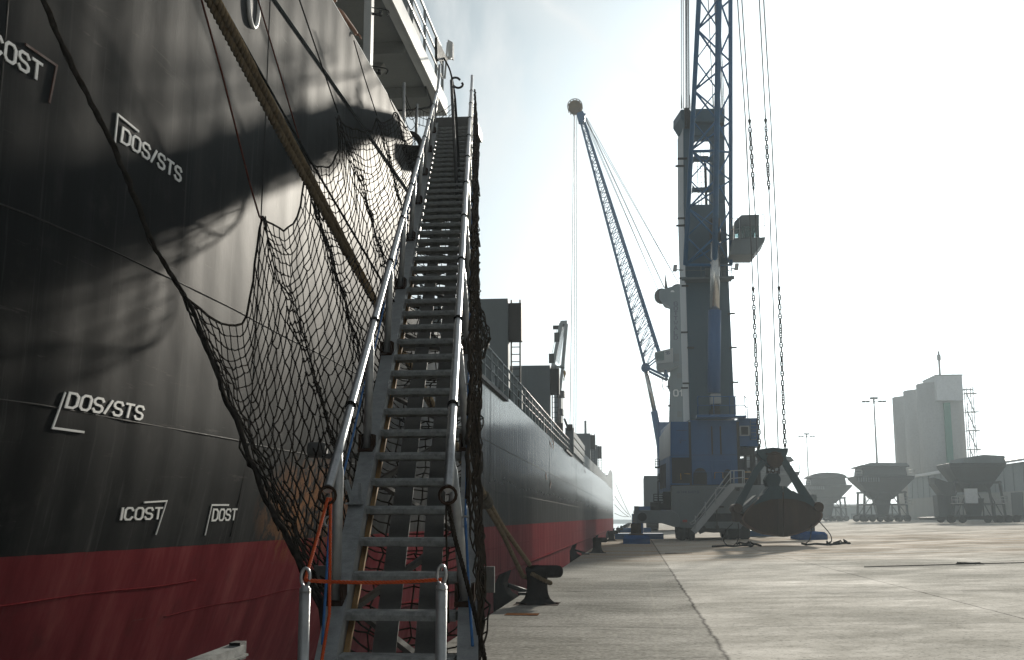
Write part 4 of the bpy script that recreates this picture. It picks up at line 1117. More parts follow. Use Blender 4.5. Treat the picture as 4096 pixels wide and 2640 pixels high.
def crane_near():
    t=thing('harbour_crane',(5.5,88,0.12),'nearest blue and grey mobile harbour crane, its boom rising over the clamshell grab','crane')
    Y=84.0
    # tower: two legs, crossheads, plated lower shaft
    tw=MB()
    poly(tw,s1,[(915,160),(985,160),(978,480),(962,790),(917,790)],Y,TE)              # left leg
    poly(tw,s1,[(1112,150),(1193,150),(1200,790),(1103,790)],Y,(.0,3,0))                # right leg
    poly(tw,s1,[(986,330),(1111,330),(1111,362),(986,362)],Y,(0,.35,0))
    poly(tw,s1,[(980,472),(1111,472),(1111,502),(978,502)],Y+.01,(0,.35,0))
    poly(tw,s1,[(972,684),(1111,684),(1105,712),(970,712)],Y+.01,(0,.35,0))
    q0=[px(s1,917,790.5,Y),px(s1,1201,790.5,Y)]; q1=[px(s2,1280,1372,Y),px(s2,853,1372,Y)]
    tw.prism([q0[0],px(s1,962,790.5,Y),px(s1,962,800,Y),px(s1,1103,800,Y),px(s1,1103,790.5,Y),q0[1]]+q1,TE)
    # rounded window corners
    for (x,y,dx,dy) in ((986,362,14,14),(1111,362,-26,50),(978,502,12,14),(1111,502,-12,14),(970,712,12,12),(986,470,14,-12),(1111,470,-14,-12),(975,683,16,-22),(1111,683,-20,-24)):
        poly(tw,s1,[(x,y),(x+dx,y),(x,y+dy)],Y+.02,(0,.3,0))
    tower=tw.build('tower',M['cranegrey'],t,bevel=.03)
    hd=MB(); poly(hd,s1,[(975,146),(1197,140),(1197,232),(990,232)],Y-1.0,(-.2,.99,0)); poly(hd,s1,[(990,233),(1195,233),(1195,329),(990,329)],Y-.3,(-.05,.29,0))
    poly(hd,s1,[(896,150),(962,150),(962,240),(930,262),(895,205)],Y-.6,(-.5,2.5,0)); hd.build('tower_head',M['cranegrey'],tower,bevel=.03)
    sv=MB()
    for x0 in (925,938,950,1165,1178): 
        p=px(s1,x0,160,Y-.7); sv.lathe([(.8,-.06),(.8,.06)],18,p+V((0,.5,-.4)),'x')
    for x in (1120,903,960): p=px(s1,x,145,Y-.5); sv.tube([p,p+V((0,0,1.1))],.03,4)
    sv.build('head_sheave',M['blackiron'],tower)
    lc=MB()
    poly(lc,s2,[(818,60),(851,1368),(800,1368),(780,60)],Y+.0,(0,.02,0)) if False else None
    a=px(s1,908,300,Y)+V(TE)*.08+V((-.02,0,0)); 
    def strip(A,B,k0,k1,mb):
        off=V((-.015,0,0)); E_=V(TE)
        mb.prism([A+E_*k0+off,B+E_*k0+off,B+E_*k1+off,A+E_*k1+off],(-.02,0,0))
    def edge(fy0,fy1,k0,k1,mb):
        # painted sky-sheen strip standing 15 mm proud of the tower's left flank
        x=lambda y: px(s2,853-(1372-y)*38/1272,y,Y)
        A=x(fy0); B=x(fy1); off=V((-.015,0,0))
        mb.add([A+V(TE)*k0+off,B+V(TE)*k0+off,B+V(TE)*k1+off,A+V(TE)*k1+off],[(0,1,2,3)])
    pn=MB(); strip(px(s1,914.6,265,Y),px(s1,917,789,Y),.02,.98,pn); strip(px(s1,917.2,792,Y),px(s2,853,1370,Y),.02,.98,pn); pn.build('flank_sheen',M['cranelight'],tower)  # pale strip painting the sky's reflection on the tower's left face
    for (x,y) in ((905,490),(890,541),(905,898),(895,948),(918,1308)):
        fx=MB(); p=px(s1,x,y,Y-.05); fx.box(p.x-.35,p.x+.35,Y-.3,Y-.05,p.z-.05,p.z+.05); fx.build('cable_clip',M['blackiron'],tower)
    for (x,y) in ((805,105),(800,545),(858,690),(815,1028),(800,1072),(1245,368),(1262,690),(1278,1018)):
        fx=MB(); p=px(s2,x,y,Y-.05); fx.box(p.x-.25,p.x+.25,Y-.25,Y-.03,p.z-.05,p.z+.05); fx.build('cable_clip',M['blackiron'],tower)
    # caged ladder behind the openings
    ld=MB(); x0,x1=px(s1,1005,400,Y+2.6).x,px(s1,1052,400,Y+2.6).x; z1=px(s1,1000,365,Y).z; z0=px(s1,1000,800,Y).z
    for x in (x0,x1,(x0+x1)/2): ld.tube([(x,Y+2.7,z0),(x,Y+2.7,z1)],.03,4)
    z=z0
    while z<z1: ld.tube([(x0,Y+2.7,z),(x1,Y+2.7,z)],.02,4); z+=.42
    cx=px(s1,1062,500,Y+2.6).x; ld.tube([(cx,Y+2.5,z0),(cx,Y+2.5,z1-1)],.10,6)
    for yy in (408,630,758): p=px(s1,1060,yy,Y); ld.box(x0,p.x+.4,Y+2.3,Y+2.5,p.z-.06,p.z+.06)
    for x in (px(s1,1075,500,Y).x,px(s1,1092,500,Y).x): ld.tube([(x,Y+2.4,px(s1,1,680,Y).z),(x,Y+2.4,px(s1,1,505,Y).z)],.02,4)
    ld.build('caged_ladder',M['blackiron'],tower)
    # middle platform with windlass and flood lamps
    pf=MB(); boxpx(pf,s1,925,1292,1250,1312,Y-1.3,1.28); 
    rl=[px(s1,930,1292,Y-1.25),px(s1,1245,1292,Y-1.25)]; railing(pf,rl,px(s1,930,1212,Y-1.25).z-rl[0].z,.03,1.0)
    boxpx(pf,s1,1065,1235,1100,1290,Y-.6,.5); boxpx(pf,s1,1175,1215,1205,1290,Y-.6,.5)
    pf.tube(catmull([px(s1,1160,1330,Y-.8),px(s1,1162,1180,Y-.8),px(s1,1180,1142,Y-.8),px(s1,1195,1165,Y-.8)]),.05,6)
    p=px(s1,1243,1302,Y-1); pf.lathe([(.14,-.2),(.14,.2)],10,p,'x'); p=px(s1,920,1310,Y-1); pf.lathe([(.14,-.2),(.14,.2)],10,p,'x')
    pf.build('service_platform',M['deckgrey'],t)
    for (x0,y0,x1,y1,xb) in ((842,1212,870,1255,912),(1264,1203,1292,1246,1238)):
        f=MB(); poly(f,s1,[(x0+4,y0),(x1+2,y0),(x1-2,y1),(x0-2,y1)],Y-.8,(0,.3,0)); a=px(s1,(x0+x1)/2,y1-8,Y-.6); b=px(s1,xb,y1-4,Y-.6); f.tube([a,b],.05,5); f.build('floodlight',M['galv'],t)
    # operator's cab on its bracket
    cab=MB(); Yc=Y-1.5
    D_=(0,2.2,0)
    poly(cab,s1,[(1262,918),(1310,872),(1432,868),(1432,945),(1310,950),(1262,958)],Yc,D_)
    poly(cab,s1,[(1262,1030),(1310,1028),(1432,1024),(1432,1036),(1310,1037),(1262,1037)],Yc,D_)
    for x0,x1,y0,y1 in ((1262,1267,958.5,1029.5),(1305,1312,951,1027.5),(1328,1334,949.5,1027),(1425,1432,946,1023.5)): poly(cab,s1,[(x0,y0),(x1,y0),(x1,y1),(x0,y1)],Yc,D_)
    poly(cab,s1,[(1336,975),(1400,972),(1400,1024),(1336,1026)],Yc+.5,(0,1.2,0))
    co=cab.build('operator_cab',M['hatch'],t,bevel=.03)
    gl=MB(); poly(gl,s1,[(1267.5,959),(1304.5,952),(1304.5,1027),(1267.5,1029)],Yc+.03,(0,.02,0)); poly(gl,s1,[(1312.5,952),(1327.5,950),(1327.5,1027),(1312.5,1027)],Yc+.03,(0,.02,0)); poly(gl,s1,[(1334.5,950),(1424.5,947),(1424.5,1023),(1334.5,1026)],Yc+.03,(0,.02,0)); gl.build('cab_window',M['glass'],co)
    bk=MB(); poly(bk,s1,[(1250,1040),(1312,1038),(1475,1022),(1470,1050),(1395,1143),(1225,1143),(1240,1100)],Yc-.4,(0,2.8,0)); bk.build('cab_bracket',M['chassis'],co,bevel=.03)
    cr=MB(); railing(cr,[px(s1,1240,1045,Yc-.35),px(s1,1300,1040,Yc-.35)],1.6,.025,.6); railing(cr,[px(s1,1432,1028,Yc-.35),px(s1,1473,1024,Yc-.35)],1.7,.025,.6)
    p=px(s1,1393,1142,Yc); cr.tube([p,p-V((0,0,.3))],.06,6); cr.build('cab_railing',M['galv'],co)
    # lattice boom of three chords running up towards the grab
    tip=V((5.0,64,55))
    L0=px(s1,926,1215,Y-1.6); M0=px(s1,1128,1215,Y-1.6); R0=px(s1,1238,1215,Y+.1)
    bm=MB(); ch=[(L0,px(s5,430,0,75.2)),(M0,px(s5,606,0,75.2)),(R0,px(s5,708,0,75.9))]
    ends=[]
    for a,b in ch:
        d=(b-a); e=a+d*((tip.z-a.z)/d.z*.985); ends.append(e)
    f=V((0,0,0))
    chords=[(a,e.lerp(tip,.0)) for (a,b),e in zip(ch,ends)]
    for k,(a,e) in enumerate(chords): bm.tube([a,e],(.17,.21,.15)[k],8)
    n=18
    (A0,A1),(B0,B1),(C0,C1)=chords
    lattice(bm,A0,A1,B0,B1,n,.075,0,False); lattice(bm,A0,A1,B0,B1,n,.05,1,False)
    lattice(bm,B0,B1,C0,C1,n,.07,1,False); lattice(bm,A0,A1,C0,C1,n,.07,0,False)
    for tt in (.0,.22): bm.tube([A0.lerp(A1,tt),B0.lerp(B1,tt)],.11,6); bm.tube([B0.lerp(B1,tt),C0.lerp(C1,tt)],.09,6)
    hd2=MB(); c=(A1+B1+C1)/3
    bm.build('boom',M['blueboom'],t)
    bh=MB(); bh.bar(c-V((0,0,1)),tip,.9,.9); bh.lathe([(.75,-.5),(.8,-.4),(.8,.4),(.75,.5)],20,tip,'x'); bh.build('boom_head',M['blueboom'],t)
    # hoist and stay wires from tower head to boom tip
    w=MB()
    for x in (275,293,316,326,338,347): w.tube([px(s5,x,955,Y-.3),tip+V((-1.2+.004*(x-300),-.0,.6))],.035 if x not in (326,) else .05,4)
    for x in (556,612,620,633,643,655): w.tube([px(s5,x,950,Y-.3),tip+V((-.4+.006*(x-600),0,.6))],.035,4)
    w.build('stay_wire',M['steelrope'],t)
    # luffing cylinder
    cy=MB(); a=px(s2,1078,1120,Y-1.4); b=px(s2,1086,335,Y-1.5); cpt=px(s1,1131,1010,Y-1.6); 
    cy.tube([a,b],.47,14); cyl=cy.build('luffing_cylinder',M['blue'],t)
    rd=MB(); rd.tube([b,cpt],.37,14); rd.build('piston_rod',M['chrome'],cyl)
    cl=MB(); cl.tube([cpt-V((0,0,.5)),cpt+V((0,0,1.2))],.42,10); boxpx(cl,s1,1112,935,1140,1005,Y-1.9,.6); cl.build('rod_clevis',M['blackiron'],cyl)
    cb=MB(); boxpx(cb,s2,1052,1122,1145,1220,Y-2.1,1.4); cb.build('cylinder_cover',M['cranelight'],t,bevel=.02)
    cd=MB(); boxpx(cd,s2,1060,1222,1135,1275,Y-1.6,.9); boxpx(cd,s2,1040,1276,1140,1318,Y-1.8,1.0); cd.build('cylinder_foot',M['dark'],t)
    # slewing house
    HE=(-.55,8.2,0); YH=82.2
    h=MB()
    # chamfered plan: left flank, front faces
    a=[(552,205),(735,205),(735,805),(552,805)]
    poly(h,s3,a,YH,HE); poly(h,s3,[(735.5,190),(1195,190),(1195,805),(735.5,805)],YH+.02,HE)
    hs=h.build('slewing_house',M['blue'],t,bevel=.02)
    # sky glare on the house's left flank, painted as a pale sheet
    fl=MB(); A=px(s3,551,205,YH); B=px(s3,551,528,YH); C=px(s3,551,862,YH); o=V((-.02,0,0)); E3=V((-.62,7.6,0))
    fl.prism([A+o,B+o,B+o+E3,A+o+E3-V((0,0,.6))],(-.03,0,0)); fl.build('flank_glare',M['cranelight'],hs)
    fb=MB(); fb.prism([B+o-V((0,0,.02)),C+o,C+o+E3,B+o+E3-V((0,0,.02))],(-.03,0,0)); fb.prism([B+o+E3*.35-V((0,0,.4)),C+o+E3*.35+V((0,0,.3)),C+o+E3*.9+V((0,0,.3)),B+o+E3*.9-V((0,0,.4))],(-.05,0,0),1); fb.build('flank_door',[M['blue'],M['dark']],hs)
    dt=MB()
    for (x0,y0,x1,y1) in ((552,518,1195,524),(733,205,740,805),(1192,205,1199,805),(940,250,946,515),(1022,250,1028,515)): boxpx(dt,s3,x0,y0,x1,y1,YH-.03,.028)
    for (x0,y0,x1,y1) in ((605,286,708,290),(628,380,702,383),(640,392,645,410)): boxpx(dt,s3,x0,y0,x1,y1,YH-.03,.028)
    dt.build('house_seam',M['blackiron'],hs)
    op=MB(); boxpx(op,s3,565,545,735,790,YH-.012,.01); op.build('house_opening',M['dark'],hs)
    for cx_,w_ in ((830,66),(1092,46)):
        pts=[(cx_-w_,800),(cx_-w_,720)]+[(cx_-w_*cos(q),720-86*sin(q)*(.9 if w_>50 else .75)) for q in [pi*i/10 for i in range(1,10)]]+[(cx_+w_,720),(cx_+w_,800)]
        op=MB(); poly(op,s3,pts,YH-.012,(0,.01,0)); op.build('house_opening',M['dark'],hs)
    bl=MB(); boxpx(bl,s3,800,135,1165,165,YH-1.4,1.4); boxpx(bl,s3,1165,145,1270,165,YH-.6,1.2)
    bl.build('balcony',M['blue'],hs,bevel=.02)
    br=MB(); P=lambda x,y,yy: px(s3,x,y,yy)
    railing(br,[P(808,135,YH-.1),P(812,135,YH-1.35),P(1112,135,YH-1.35),P(1160,135,YH-1.0)],1.25,.03,.9); br.build('balcony_railing',M['blue'],hs)
    br2=MB(); railing(br2,[P(1168,143,YH-.5),P(1258,143,YH-.5),P(1280,172,YH+1.5)],1.35,.03,1.1); br2.build('roof_railing',M['galv'],hs)
    an=MB(); boxpx(an,s3,1199,170,1380,440,YH+.3,3.2); ao=an.build('switch_room',M['blue'],hs,bevel=.02)
    fr=MB()
    for (x0,y0,x1,y1) in ((1205,243,1298,254),(1205,329,1298,340),(1205,254.5,1217,328.5),(1287,254.5,1298,328.5)): boxpx(fr,s3,x0,y0,x1,y1,YH+.25,.045)
    fr.build('window_frame',M['cranelight'],hs)
    gp_=MB(); boxpx(gp_,s3,1217.5,255,1286.5,328,YH+.275,.015); gp_.build('window_pane',M['dark'],hs)
    la=MB()
    for x in (1306,1366): a=P(x,190,YH+.2); b=P(x,378,YH+.2); la.tube([a,b],.03,5)
    for k in range(6): y=210+33*k; la.tube([P(1306,y,YH+.2),P(1366,y,YH+.2)],.025,4)
    la.build('wall_ladder',M['deckgrey'],hs)
    un=MB(); boxpx(un,s3,1199,452,1330,520,YH+.5,2.6)
    for x in (1255,1312,1338,1382): boxpx(un,s3,x,441,x+12,800,YH+.9,.3)
    for (x0,y0,x1,y1) in ((1215,560,1265,690),(1199,690,1390,800),(1262,640,1390,660)): boxpx(un,s3,x0,y0,x1,y1,YH+1.2,1.5)
    un.build('winch_frame',M['dark'],hs)
    yl=MB()
    for pts in ([(645,695),(648,755)],[(680,697),(738,700)],[(968,745),(970,685),(1045,682),(1046,740)],[(1250,682),(1310,682)],[(1250,745),(1310,745)]): yl.tube([P(x,y,YH-.4) for x,y in pts],.035,5)
    yl.build('guard_rail',M['yellow'],hs)
    gr=MB(); railing(gr,[P(765,790,YH-.45),P(1130,790,YH-.45)],1.6,.02,1.0); gr.build('walkway_rail',M['blue'],hs)
    # carrier
    YC=81.6
    c=MB(); poly(c,s3,[(560,812),(1500,806),(1500,1040),(1240,1180),(1215,1222),(640,1212),(585,1190),(560,1060)],YC,(0,14,0))
    co2=c.build('carrier',M['chassis'],t,bevel=.04)
    du=MB(); boxpx(du,s3,815,1075,1160,1152,YC-.012,.01); boxpx(du,s3,560,800,1500,811.5,YC+.3,12); du.build('carrier_opening',M['dark'],co2)
    rlamp=MB(); boxpx(rlamp,s3,665,1136,708,1158,YC-.05,.045); rlamp.build('tail_lamp',M['red_lamp'],co2)
    mk=MB(); bx0=px(s3,655,882,YC); bx1=px(s3,815,862,YC); u=(bx1.x-bx0.x)/7.6; hh=bx1.z-bx0.z
    letters(mk,'HMK 6407 B',lambda a,b,c_: V((bx0.x+a*u,YC-.004-c_,bx0.z+b*hh)),.2,.008)
    ribbon(mk,[(-2.0,.9),(-.8,.9),(-2.1,.25),(-1.3,.0),(-.7,.3),(-1.3,.35)],.25,False,lambda a,b,c_: V((bx0.x+a*u,YC-.004-c_,bx0.z+b*hh)),.008)
    mk.build('type_lettering',M['letterblue'],co2)
    ms=MB()
    for (x0,y0,x1,y1) in ((1000,1004,1055,1020),(1028,1075,1045,1120),(985,1010,992,1210)): boxpx(ms,s3,x0,y0,x1,y1,YC-.25,.2)
    for (x,y) in ((865,1210),(992,1205),(1190,848)): p=px(s3,x,y,YC-.05); ms.lathe([(.12,-.08),(.12,.04)],10,p,'y')
    ms.build('carrier_fitting',M['blackiron'],co2)
    for k,(x0,x1) in enumerate(((618,795),(1085,1320))):
        for j in range(3):
            ti=MB(); a=px(s3,x0,1200,YC+.5); b=px(s3,x1,1200,YC+.5); zg=ground_z((a.x+b.x)/2)
            n=2 if k==0 else 2
            for q in range(n):
                xa=lerp(a.x,b.x,q/n)+.05; xb=lerp(a.x,b.x,(q+1)/n)-.05
                ti.lathe([(.35,xa),(.78,xa+.04),(.86,xa+.16),(.86,xb-.16),(.78,xb-.04),(.35,xb)],24,(0,YC+1.5+3.4*j,zg+.86),'x')
            w_=ti.build('wheel',M['tyre'],t)
    for j in range(3): ax=MB(); a=px(s3,640,1200,YC); b=px(s3,1300,1200,YC); ax.tube([(a.x,YC+1.5+3.4*j,.95),(b.x,YC+1.5+3.4*j,1.1)],.3,8); ax.build('axle',M['dark'],t)
    ax=MB()
    poly(ax,s3,[(800,1225),(1090,1225),(1120,1262),(1060,1275),(1010,1255),(960,1258),(880,1250),(830,1270)],YC+1.2,(0,.6,0)); ax.build('drive_housing',M['dark'],t)
    # outriggers with pads
    YO=77.0
    ob=MB(); poly(ob,s3,[(238,1045),(560,1045),(620,1080),(642,1140),(620,1210),(575,1200),(470,1168),(238,1168)],YO+2.2,(0,1.1,0)); oo=ob.build('outrigger_beam',M['chassis'],t,bevel=.04)
    oc=MB(); boxpx(oc,s3,205,1006,248,1044,YO+2.3,.9); boxpx(oc,s3,203,1045,237,1168,YO+2.1,1.3); oc.build('outrigger_end',M['chassis'],oo)
    hz=MB()
    for k in range(5): poly(hz,s3,[(196,1060+22*k),(203,1053+22*k),(203,1064+22*k),(196,1071+22*k)],YO+2.08,(0,1.2,0))
    hz.build('hazard_stripe',M['yellow'],oo)
    st=MB(); p=px(s3,282,1108,YO+2.2); st.lathe([(.3,-.03),(.3,.0)],16,(p.x,YO+2.18,p.z),'y'); st.build('beam_hole',M['dark'],oo)
    lg=MB(); a=px(s3,222,1168,YO+2.5); lg.tube([(a.x,YO+2.6,a.z),(a.x,YO+2.6,.42)],.36,14); lg.tube([(a.x,YO+2.6,.62),(a.x,YO+2.6,.36)],[.45,.7],14); lg.build('jack_leg',M['rustiron'],t)
    for (xa,xb,yb,Yp,rear) in ((100,356,1350,75.2,0),(1775,2040,1308,75.6,0)):
        pd=MB(); a=px(s3,xa,yb,Yp); b=px(s3,xb,yb,Yp); zg=ground_z((a.x+b.x)/2)
        inset=(b.x-a.x)*.06
        pd.box(a.x,b.x,Yp,Yp+4.6,zg,zg+.34); pd.add([(a.x,Yp,zg+.3405),(b.x,Yp,zg+.3405),(b.x,Yp+4.6,zg+.3405),(a.x,Yp+4.6,zg+.3405),(a.x+inset,Yp+.6,zg+.5),(b.x-inset,Yp+.6,zg+.5),(b.x-inset,Yp+4.2,zg+.5),(a.x+inset,Yp+4.2,zg+.5)],[(0,1,5,4),(1,2,6,5),(2,3,7,6),(3,0,4,7),(4,5,6,7)])
        pd.build('outrigger_pad',M['bluepad'],t)
    # far pads and the right beam, mostly behind the grab
    rb=MB(); a=px(s3,1880,1240,YO+2); zg=ground_z(a.x); rb.tube([(a.x,YO+2.6,zg+.45),(a.x,YO+2.6,2.4)],.36,12); rb.box(px(s3,1500,1100,YO+2).x,a.x+.5,YO+2.2,YO+3.3,2.0,3.2); rb.build('outrigger_beam',M['chassis'],t)
    for xc in (a.x-1.2,px(s3,225,1168,YO+2).x+.2):
        pd=MB(); zg=ground_z(xc); pd.box(xc-1.9,xc+1.9,91.5,95.5,zg,zg+.45); pd.tube([(xc,93.5,zg+.45),(xc,93.5,zg+2.2)],.36,10); pd.build('outrigger_pad',M['blue'],t)
    # boarding stairs
    sr=MB(); YS=80.2
    def st_(pts,r): sr.tube([px(s3,x,y,YS) for x,y in pts],r,6)
    a0=px(s3,770,1250,YS); a1=px(s3,1140,810,YS)
    for dy in (0,1.0):
        e=V((0,dy,0)); sr.bar(a0+e,a1+e,.06,.42,(0,0,1))
    for k in range(14): p=a0.lerp(a1,(k+.5)/14); sr.box(p.x-.14,p.x+.14,YS+.03,YS+.97,p.z-.03,p.z)
    st_([(740,1165),(775,1140),(1120,670),(1245,666)],.045); st_([(748,1180),(790,1160),(1115,745),(1245,733)],.035)
    st_([(735,1160),(748,1182)],.04)
    for (x,y0,y1) in ((785,1095,1225),(880,965,1100),(978,845,985),(1118,672,790),(1150,670,792),(1232,666,790),(1248,666,790)): st_([(x,y0),(x,y1)],.04)
    boxpx(sr,s3,1128,790,1260,822,YS,1.4); boxpx(sr,s3,985,825,1100,838,YS+.2,.05)
    sr.build('boarding_stairs',M['cranelight'],t)
    # left side platforms
    sp=MB()
    for (x0,y0,x1,y1,Yp) in ((403,560,448,640,88),(430,700,448,772,88),(390,893,480,966,84)):
        boxpx(sp,s3,x0,y1-10,x1,y1,Yp,1.6); railing(sp,[px(s3,x0+2,y1-10,Yp+1.5),px(s3,x0+2,y1-10,Yp+.05),px(s3,x1,y1-10,Yp+.05)],px(s3,x0,y0,Yp).z-px(s3,x0,y1-10,Yp).z,.03,.8,3)
    boxpx(sp,s3,428,770,436,970,84.5,.2); boxpx(sp,s3,437,978,485,1040,83,1.2); p=px(s3,410,1012,83.4); sp.lathe([(.0,-.4),(.34,-.38),(.34,.38),(.0,.4)],14,p,'x'); 
    boxpx(sp,s3,486,868,552,1040,84,3)
    sp.build('side_platform',M['dark'],t)
    return tip
TIP=crane_near()

def crane_far():
    Y=150.0
    t=thing('harbour_crane',(5,152,0.1),'second mobile harbour crane behind, numbered 01, its boom slewed out over the ship','crane')
    TE2=(.4,3.5,0)
    tw=MB(); poly(tw,s2,[(560,150),(585,135),(690,105),(745,95),(775,110),(795,190),(830,700),(850,1400),(652,1400),(660,1110),(640,1060),(640,1010),(662,950),(660,300),(640,280),(590,265),(560,220)],Y,TE2)
    o=tw.build('tower',M['cranehazed'],t,bevel=.05)
    ey=MB(); poly(ey,s2,[(670,162),(672,150),(684,144),(700,148),(706,162)],Y-.02,(0,.015,0)); ey.build('tower_eye',M['cladding'],o)
    tp=MB()
    for (x,y) in ((585,160),(735,118)): p=px(s2,x,y,Y+1.5); tp.lathe([(1.0,-.5),(1.0,.5)],18,p-V((0,0,.6)),'y')
    p=px(s2,628,125,Y+.5); tp.tube([p,p+V((-.1,0,1.9))],[.22,.03],5); tp.build('head_sheave',M['blackiron'],o)
    for (x0,y0,x1,y1) in ((702,745,750,822),(730,928,772,976),(732,1290,776,1346)): hp=MB(); boxpx(hp,s2,x0,y0,x1,y1,Y-.06,.055); hp.build('hatch_plate',M['chassis'],o)
    ll=MB()
    a=px(s2,705,290,Y); b=px(s2,735,256,Y); hh=b.z-a.z; ww=(b.x-a.x)/.62
    for k,ch in enumerate('GOTTWALD'):
        c=px(s2,703,288+46*k,Y); letters(ll,ch,lambda u,v,h_: V((c.x+u*ww,Y-.004-h_,c.z+v*hh)),.22,.02)
    ll.build('maker_lettering',M['letterblue'],o)
    nl=MB(); c=px(s2,700,1146,Y); hh=px(s2,700,1090,Y).z-c.z; ww=(px(s2,740,1146,Y).x-c.x)/.62
    letters(nl,'01',lambda u,v,h_: V((c.x+u*ww,Y-.004-h_,c.z+v*hh)),.2,.02); nl.build('number_lettering',M['letterwhite'],o)
    cf=MB()
    for (x0,y0,x1,y1) in ((625,1050,665,1056),(640,1056,646,1074),(645,1230,668,1246)): boxpx(cf,s2,x0,y0,x1,y1,Y-.5,.4)
    cf.build('pivot_bracket',M['blackiron'],o)
    cab=MB(); poly(cab,s2,[(517,732),(690,690),(692,830),(540,840)],Y-2,(0,3,0)); co=cab.build('operator_cab',M['cranelight'],t,bevel=.05)
    g=MB(); poly(g,s2,[(523,742),(606,722),(608,806),(540,812)],Y-2.06,(0,.04,0)); g.build('cab_window',M['glass'],co)
    b=MB(); poly(b,s2,[(535,842),(750,828),(752,850),(660,895),(570,893),(540,870)],Y-2.2,(0,3.4,0)); b.build('cab_floor',M['chassis'],co)
    lg=MB(); cc=px(s2,622,752,Y-2); k_=px(s2,660,752,Y-2).x-cc.x; kz=px(s2,622,724,Y-2).z-cc.z
    ribbon(lg,[(1.0,.95),(.2,.95),(.0,.55),(.55,.55),(.75,.95)],.2,False,lambda u,v,h_: V((cc.x+u*k_,Y-2.004-h_,cc.z+v*kz)),.02)
    ribbon(lg,[(.1,.05),(.8,.05),(1.05,.45),(.5,.45),(.3,.1)],.2,False,lambda u,v,h_: V((cc.x+u*k_,Y-2.004-h_,cc.z+v*kz)),.02); lg.build('cab_emblem',M['letterblue'],co)
    # boom: four chords
    lo=[px(s1,212,245,Y),px(s2,190,0,Y),px(s2,430,880,Y)]; up=[px(s1,238,245,Y),px(s2,322,0,Y),px(s2,545,690,Y)]; foot=px(s2,640,985,Y)
    bm=MB(); E=V((0,1,0))
    def off(p,t): return p+V((0,lerp(.5,1.9,min(1,t*2.2)),0))
    n=46
    def chord(a,b,t): return a.lerp(b,t)
    for z,(A,B) in enumerate(((lo[0],lo[2]),(up[0],up[2]))):
        for s in (-1,1):
            pts=[chord(A,B,k/20)+V((0,s*lerp(.4,1.6,min(1,k/20*2)),0)) for k in range(21)]
            bm.tube(pts,.13 if z==0 else .17,5)
    for s in (-1,1):
        bm.tube([up[2]+V((0,s*1.6,0)),foot+V((0,s*1.6,0))],.17,5); bm.tube([lo[2]+V((0,s*1.6,0)),foot+V((0,s*1.6,0))],.17,5); bm.tube([lo[2]+V((0,s*1.6,0)),px(s2,540,790,Y)+V((0,s*1.6,0))],.1,5)
    for k in range(n):
        t0,t1=k/n,(k+1)/n
        a0,a1=chord(lo[0],lo[2],t0),chord(lo[0],lo[2],t1); b0,b1=chord(up[0],up[2],t0),chord(up[0],up[2],t1)
        for s in (-1,1):
            d=V((0,s*lerp(.4,1.6,min(1,t0*2)),0)); bm.tube([a0+d,b1+d],.06,4) if (k%2==0) else bm.tube([b0+d,a1+d],.06,4)
            if k%2==0: bm.tube([a0+d,b0+d],.05,4)
        d=V((0,lerp(.4,1.6,min(1,t0*2)),0)); bm.tube([a0-d,a1+d] if k%2 else [a0+d,a1-d],.05,4)
    bm.build('boom',M['blueboom'],t)
    hd=MB(); poly(hd,s1,[(180,170),(225,160),(240,190),(235,240),(195,235),(188,205)],Y-.5,(0,1.0,0)); hd.tube([px(s1,185,185,Y),px(s1,245,182,Y)],.12,5); hd.build('boom_head',M['blueboom'],t)
    sh=MB(); c=px(s1,172,137,Y); 
    for dy in (-.5,.0,.5): sh.lathe([(.84,dy-.08),(.90,dy-.02),(.90,dy+.02),(.84,dy+.08)],30,c+V((0,0,0)),'y',cap=True)
    for k in range(14): q=2*pi*k/14; sh.tube([c+V((1.0*cos(q),-.7,1.0*sin(q))),c+V((1.0*cos(q),.7,1.0*sin(q)))],.07,5)
    sh.tube([c+V((1.0*cos(2*pi*k/30),-.7,1.0*sin(2*pi*k/30))) for k in range(30)],.06,5,closed=True)
    sh.build('tip_sheave',M['ochre'],t)
    w=MB()
    for (x0,y0,x1,y1) in ((240,210,742,1392),(243,210,780,1372),(246,206,785,1372),(240,215,878,1338),(250,206,880,1340),(236,225,744,1395)): w.tube([px(s1,x0,y0,Y),px(s1,x1,y1,Y+.4)],.045,4)
    w.build('stay_wire',M['steelrope'],t)
    f=MB()
    for (x0,x1) in ((165,147),(170,166),(184,180)):
        a=px(s1,x0,188,Y); b=px(s1,x1,1540,Y); d=b-a; f.tube([a,a+d*((9-a.z)/d.z)],.055,4)
    f.build('hoist_wire',M['steelrope'],t)
    cy=MB(); cy.tube([px(s2,430,880,Y),px(s2,517,1292,Y)],.30,8); co3=cy.build('luffing_rod',M['chrome'],t)
    c2=MB(); c2.tube([px(s2,515,1290,Y),px(s3,450,420,Y),px(s3,470,560,Y)],.48,10); c2.lathe([(.6,-.5),(.6,.5)],12,px(s2,432,880,Y),'y'); c2.build('luffing_barrel',M['blueboom'],co3)
    hz=MB(); a=px(s2,655,1400,Y); hz.box(2.8,10,Y-1,Y+9,a.z-7,a.z+.02); hz.build('slewing_house',M['blue'],t)
    ch=MB(); ch.box(.9,10,Y-4,Y+12,1.3,a.z-7.0); ch.build('carrier',M['chassis'],t)
    for k in range(4):
        ti=MB(); ti.lathe([(.4,1.15),(.85,1.2),(.9,1.4),(.9,2.4),(.85,2.6),(.4,2.65)],16,(0,Y-2.5+3*k,.92),'x'); ti.build('wheel',M['tyre'],t)
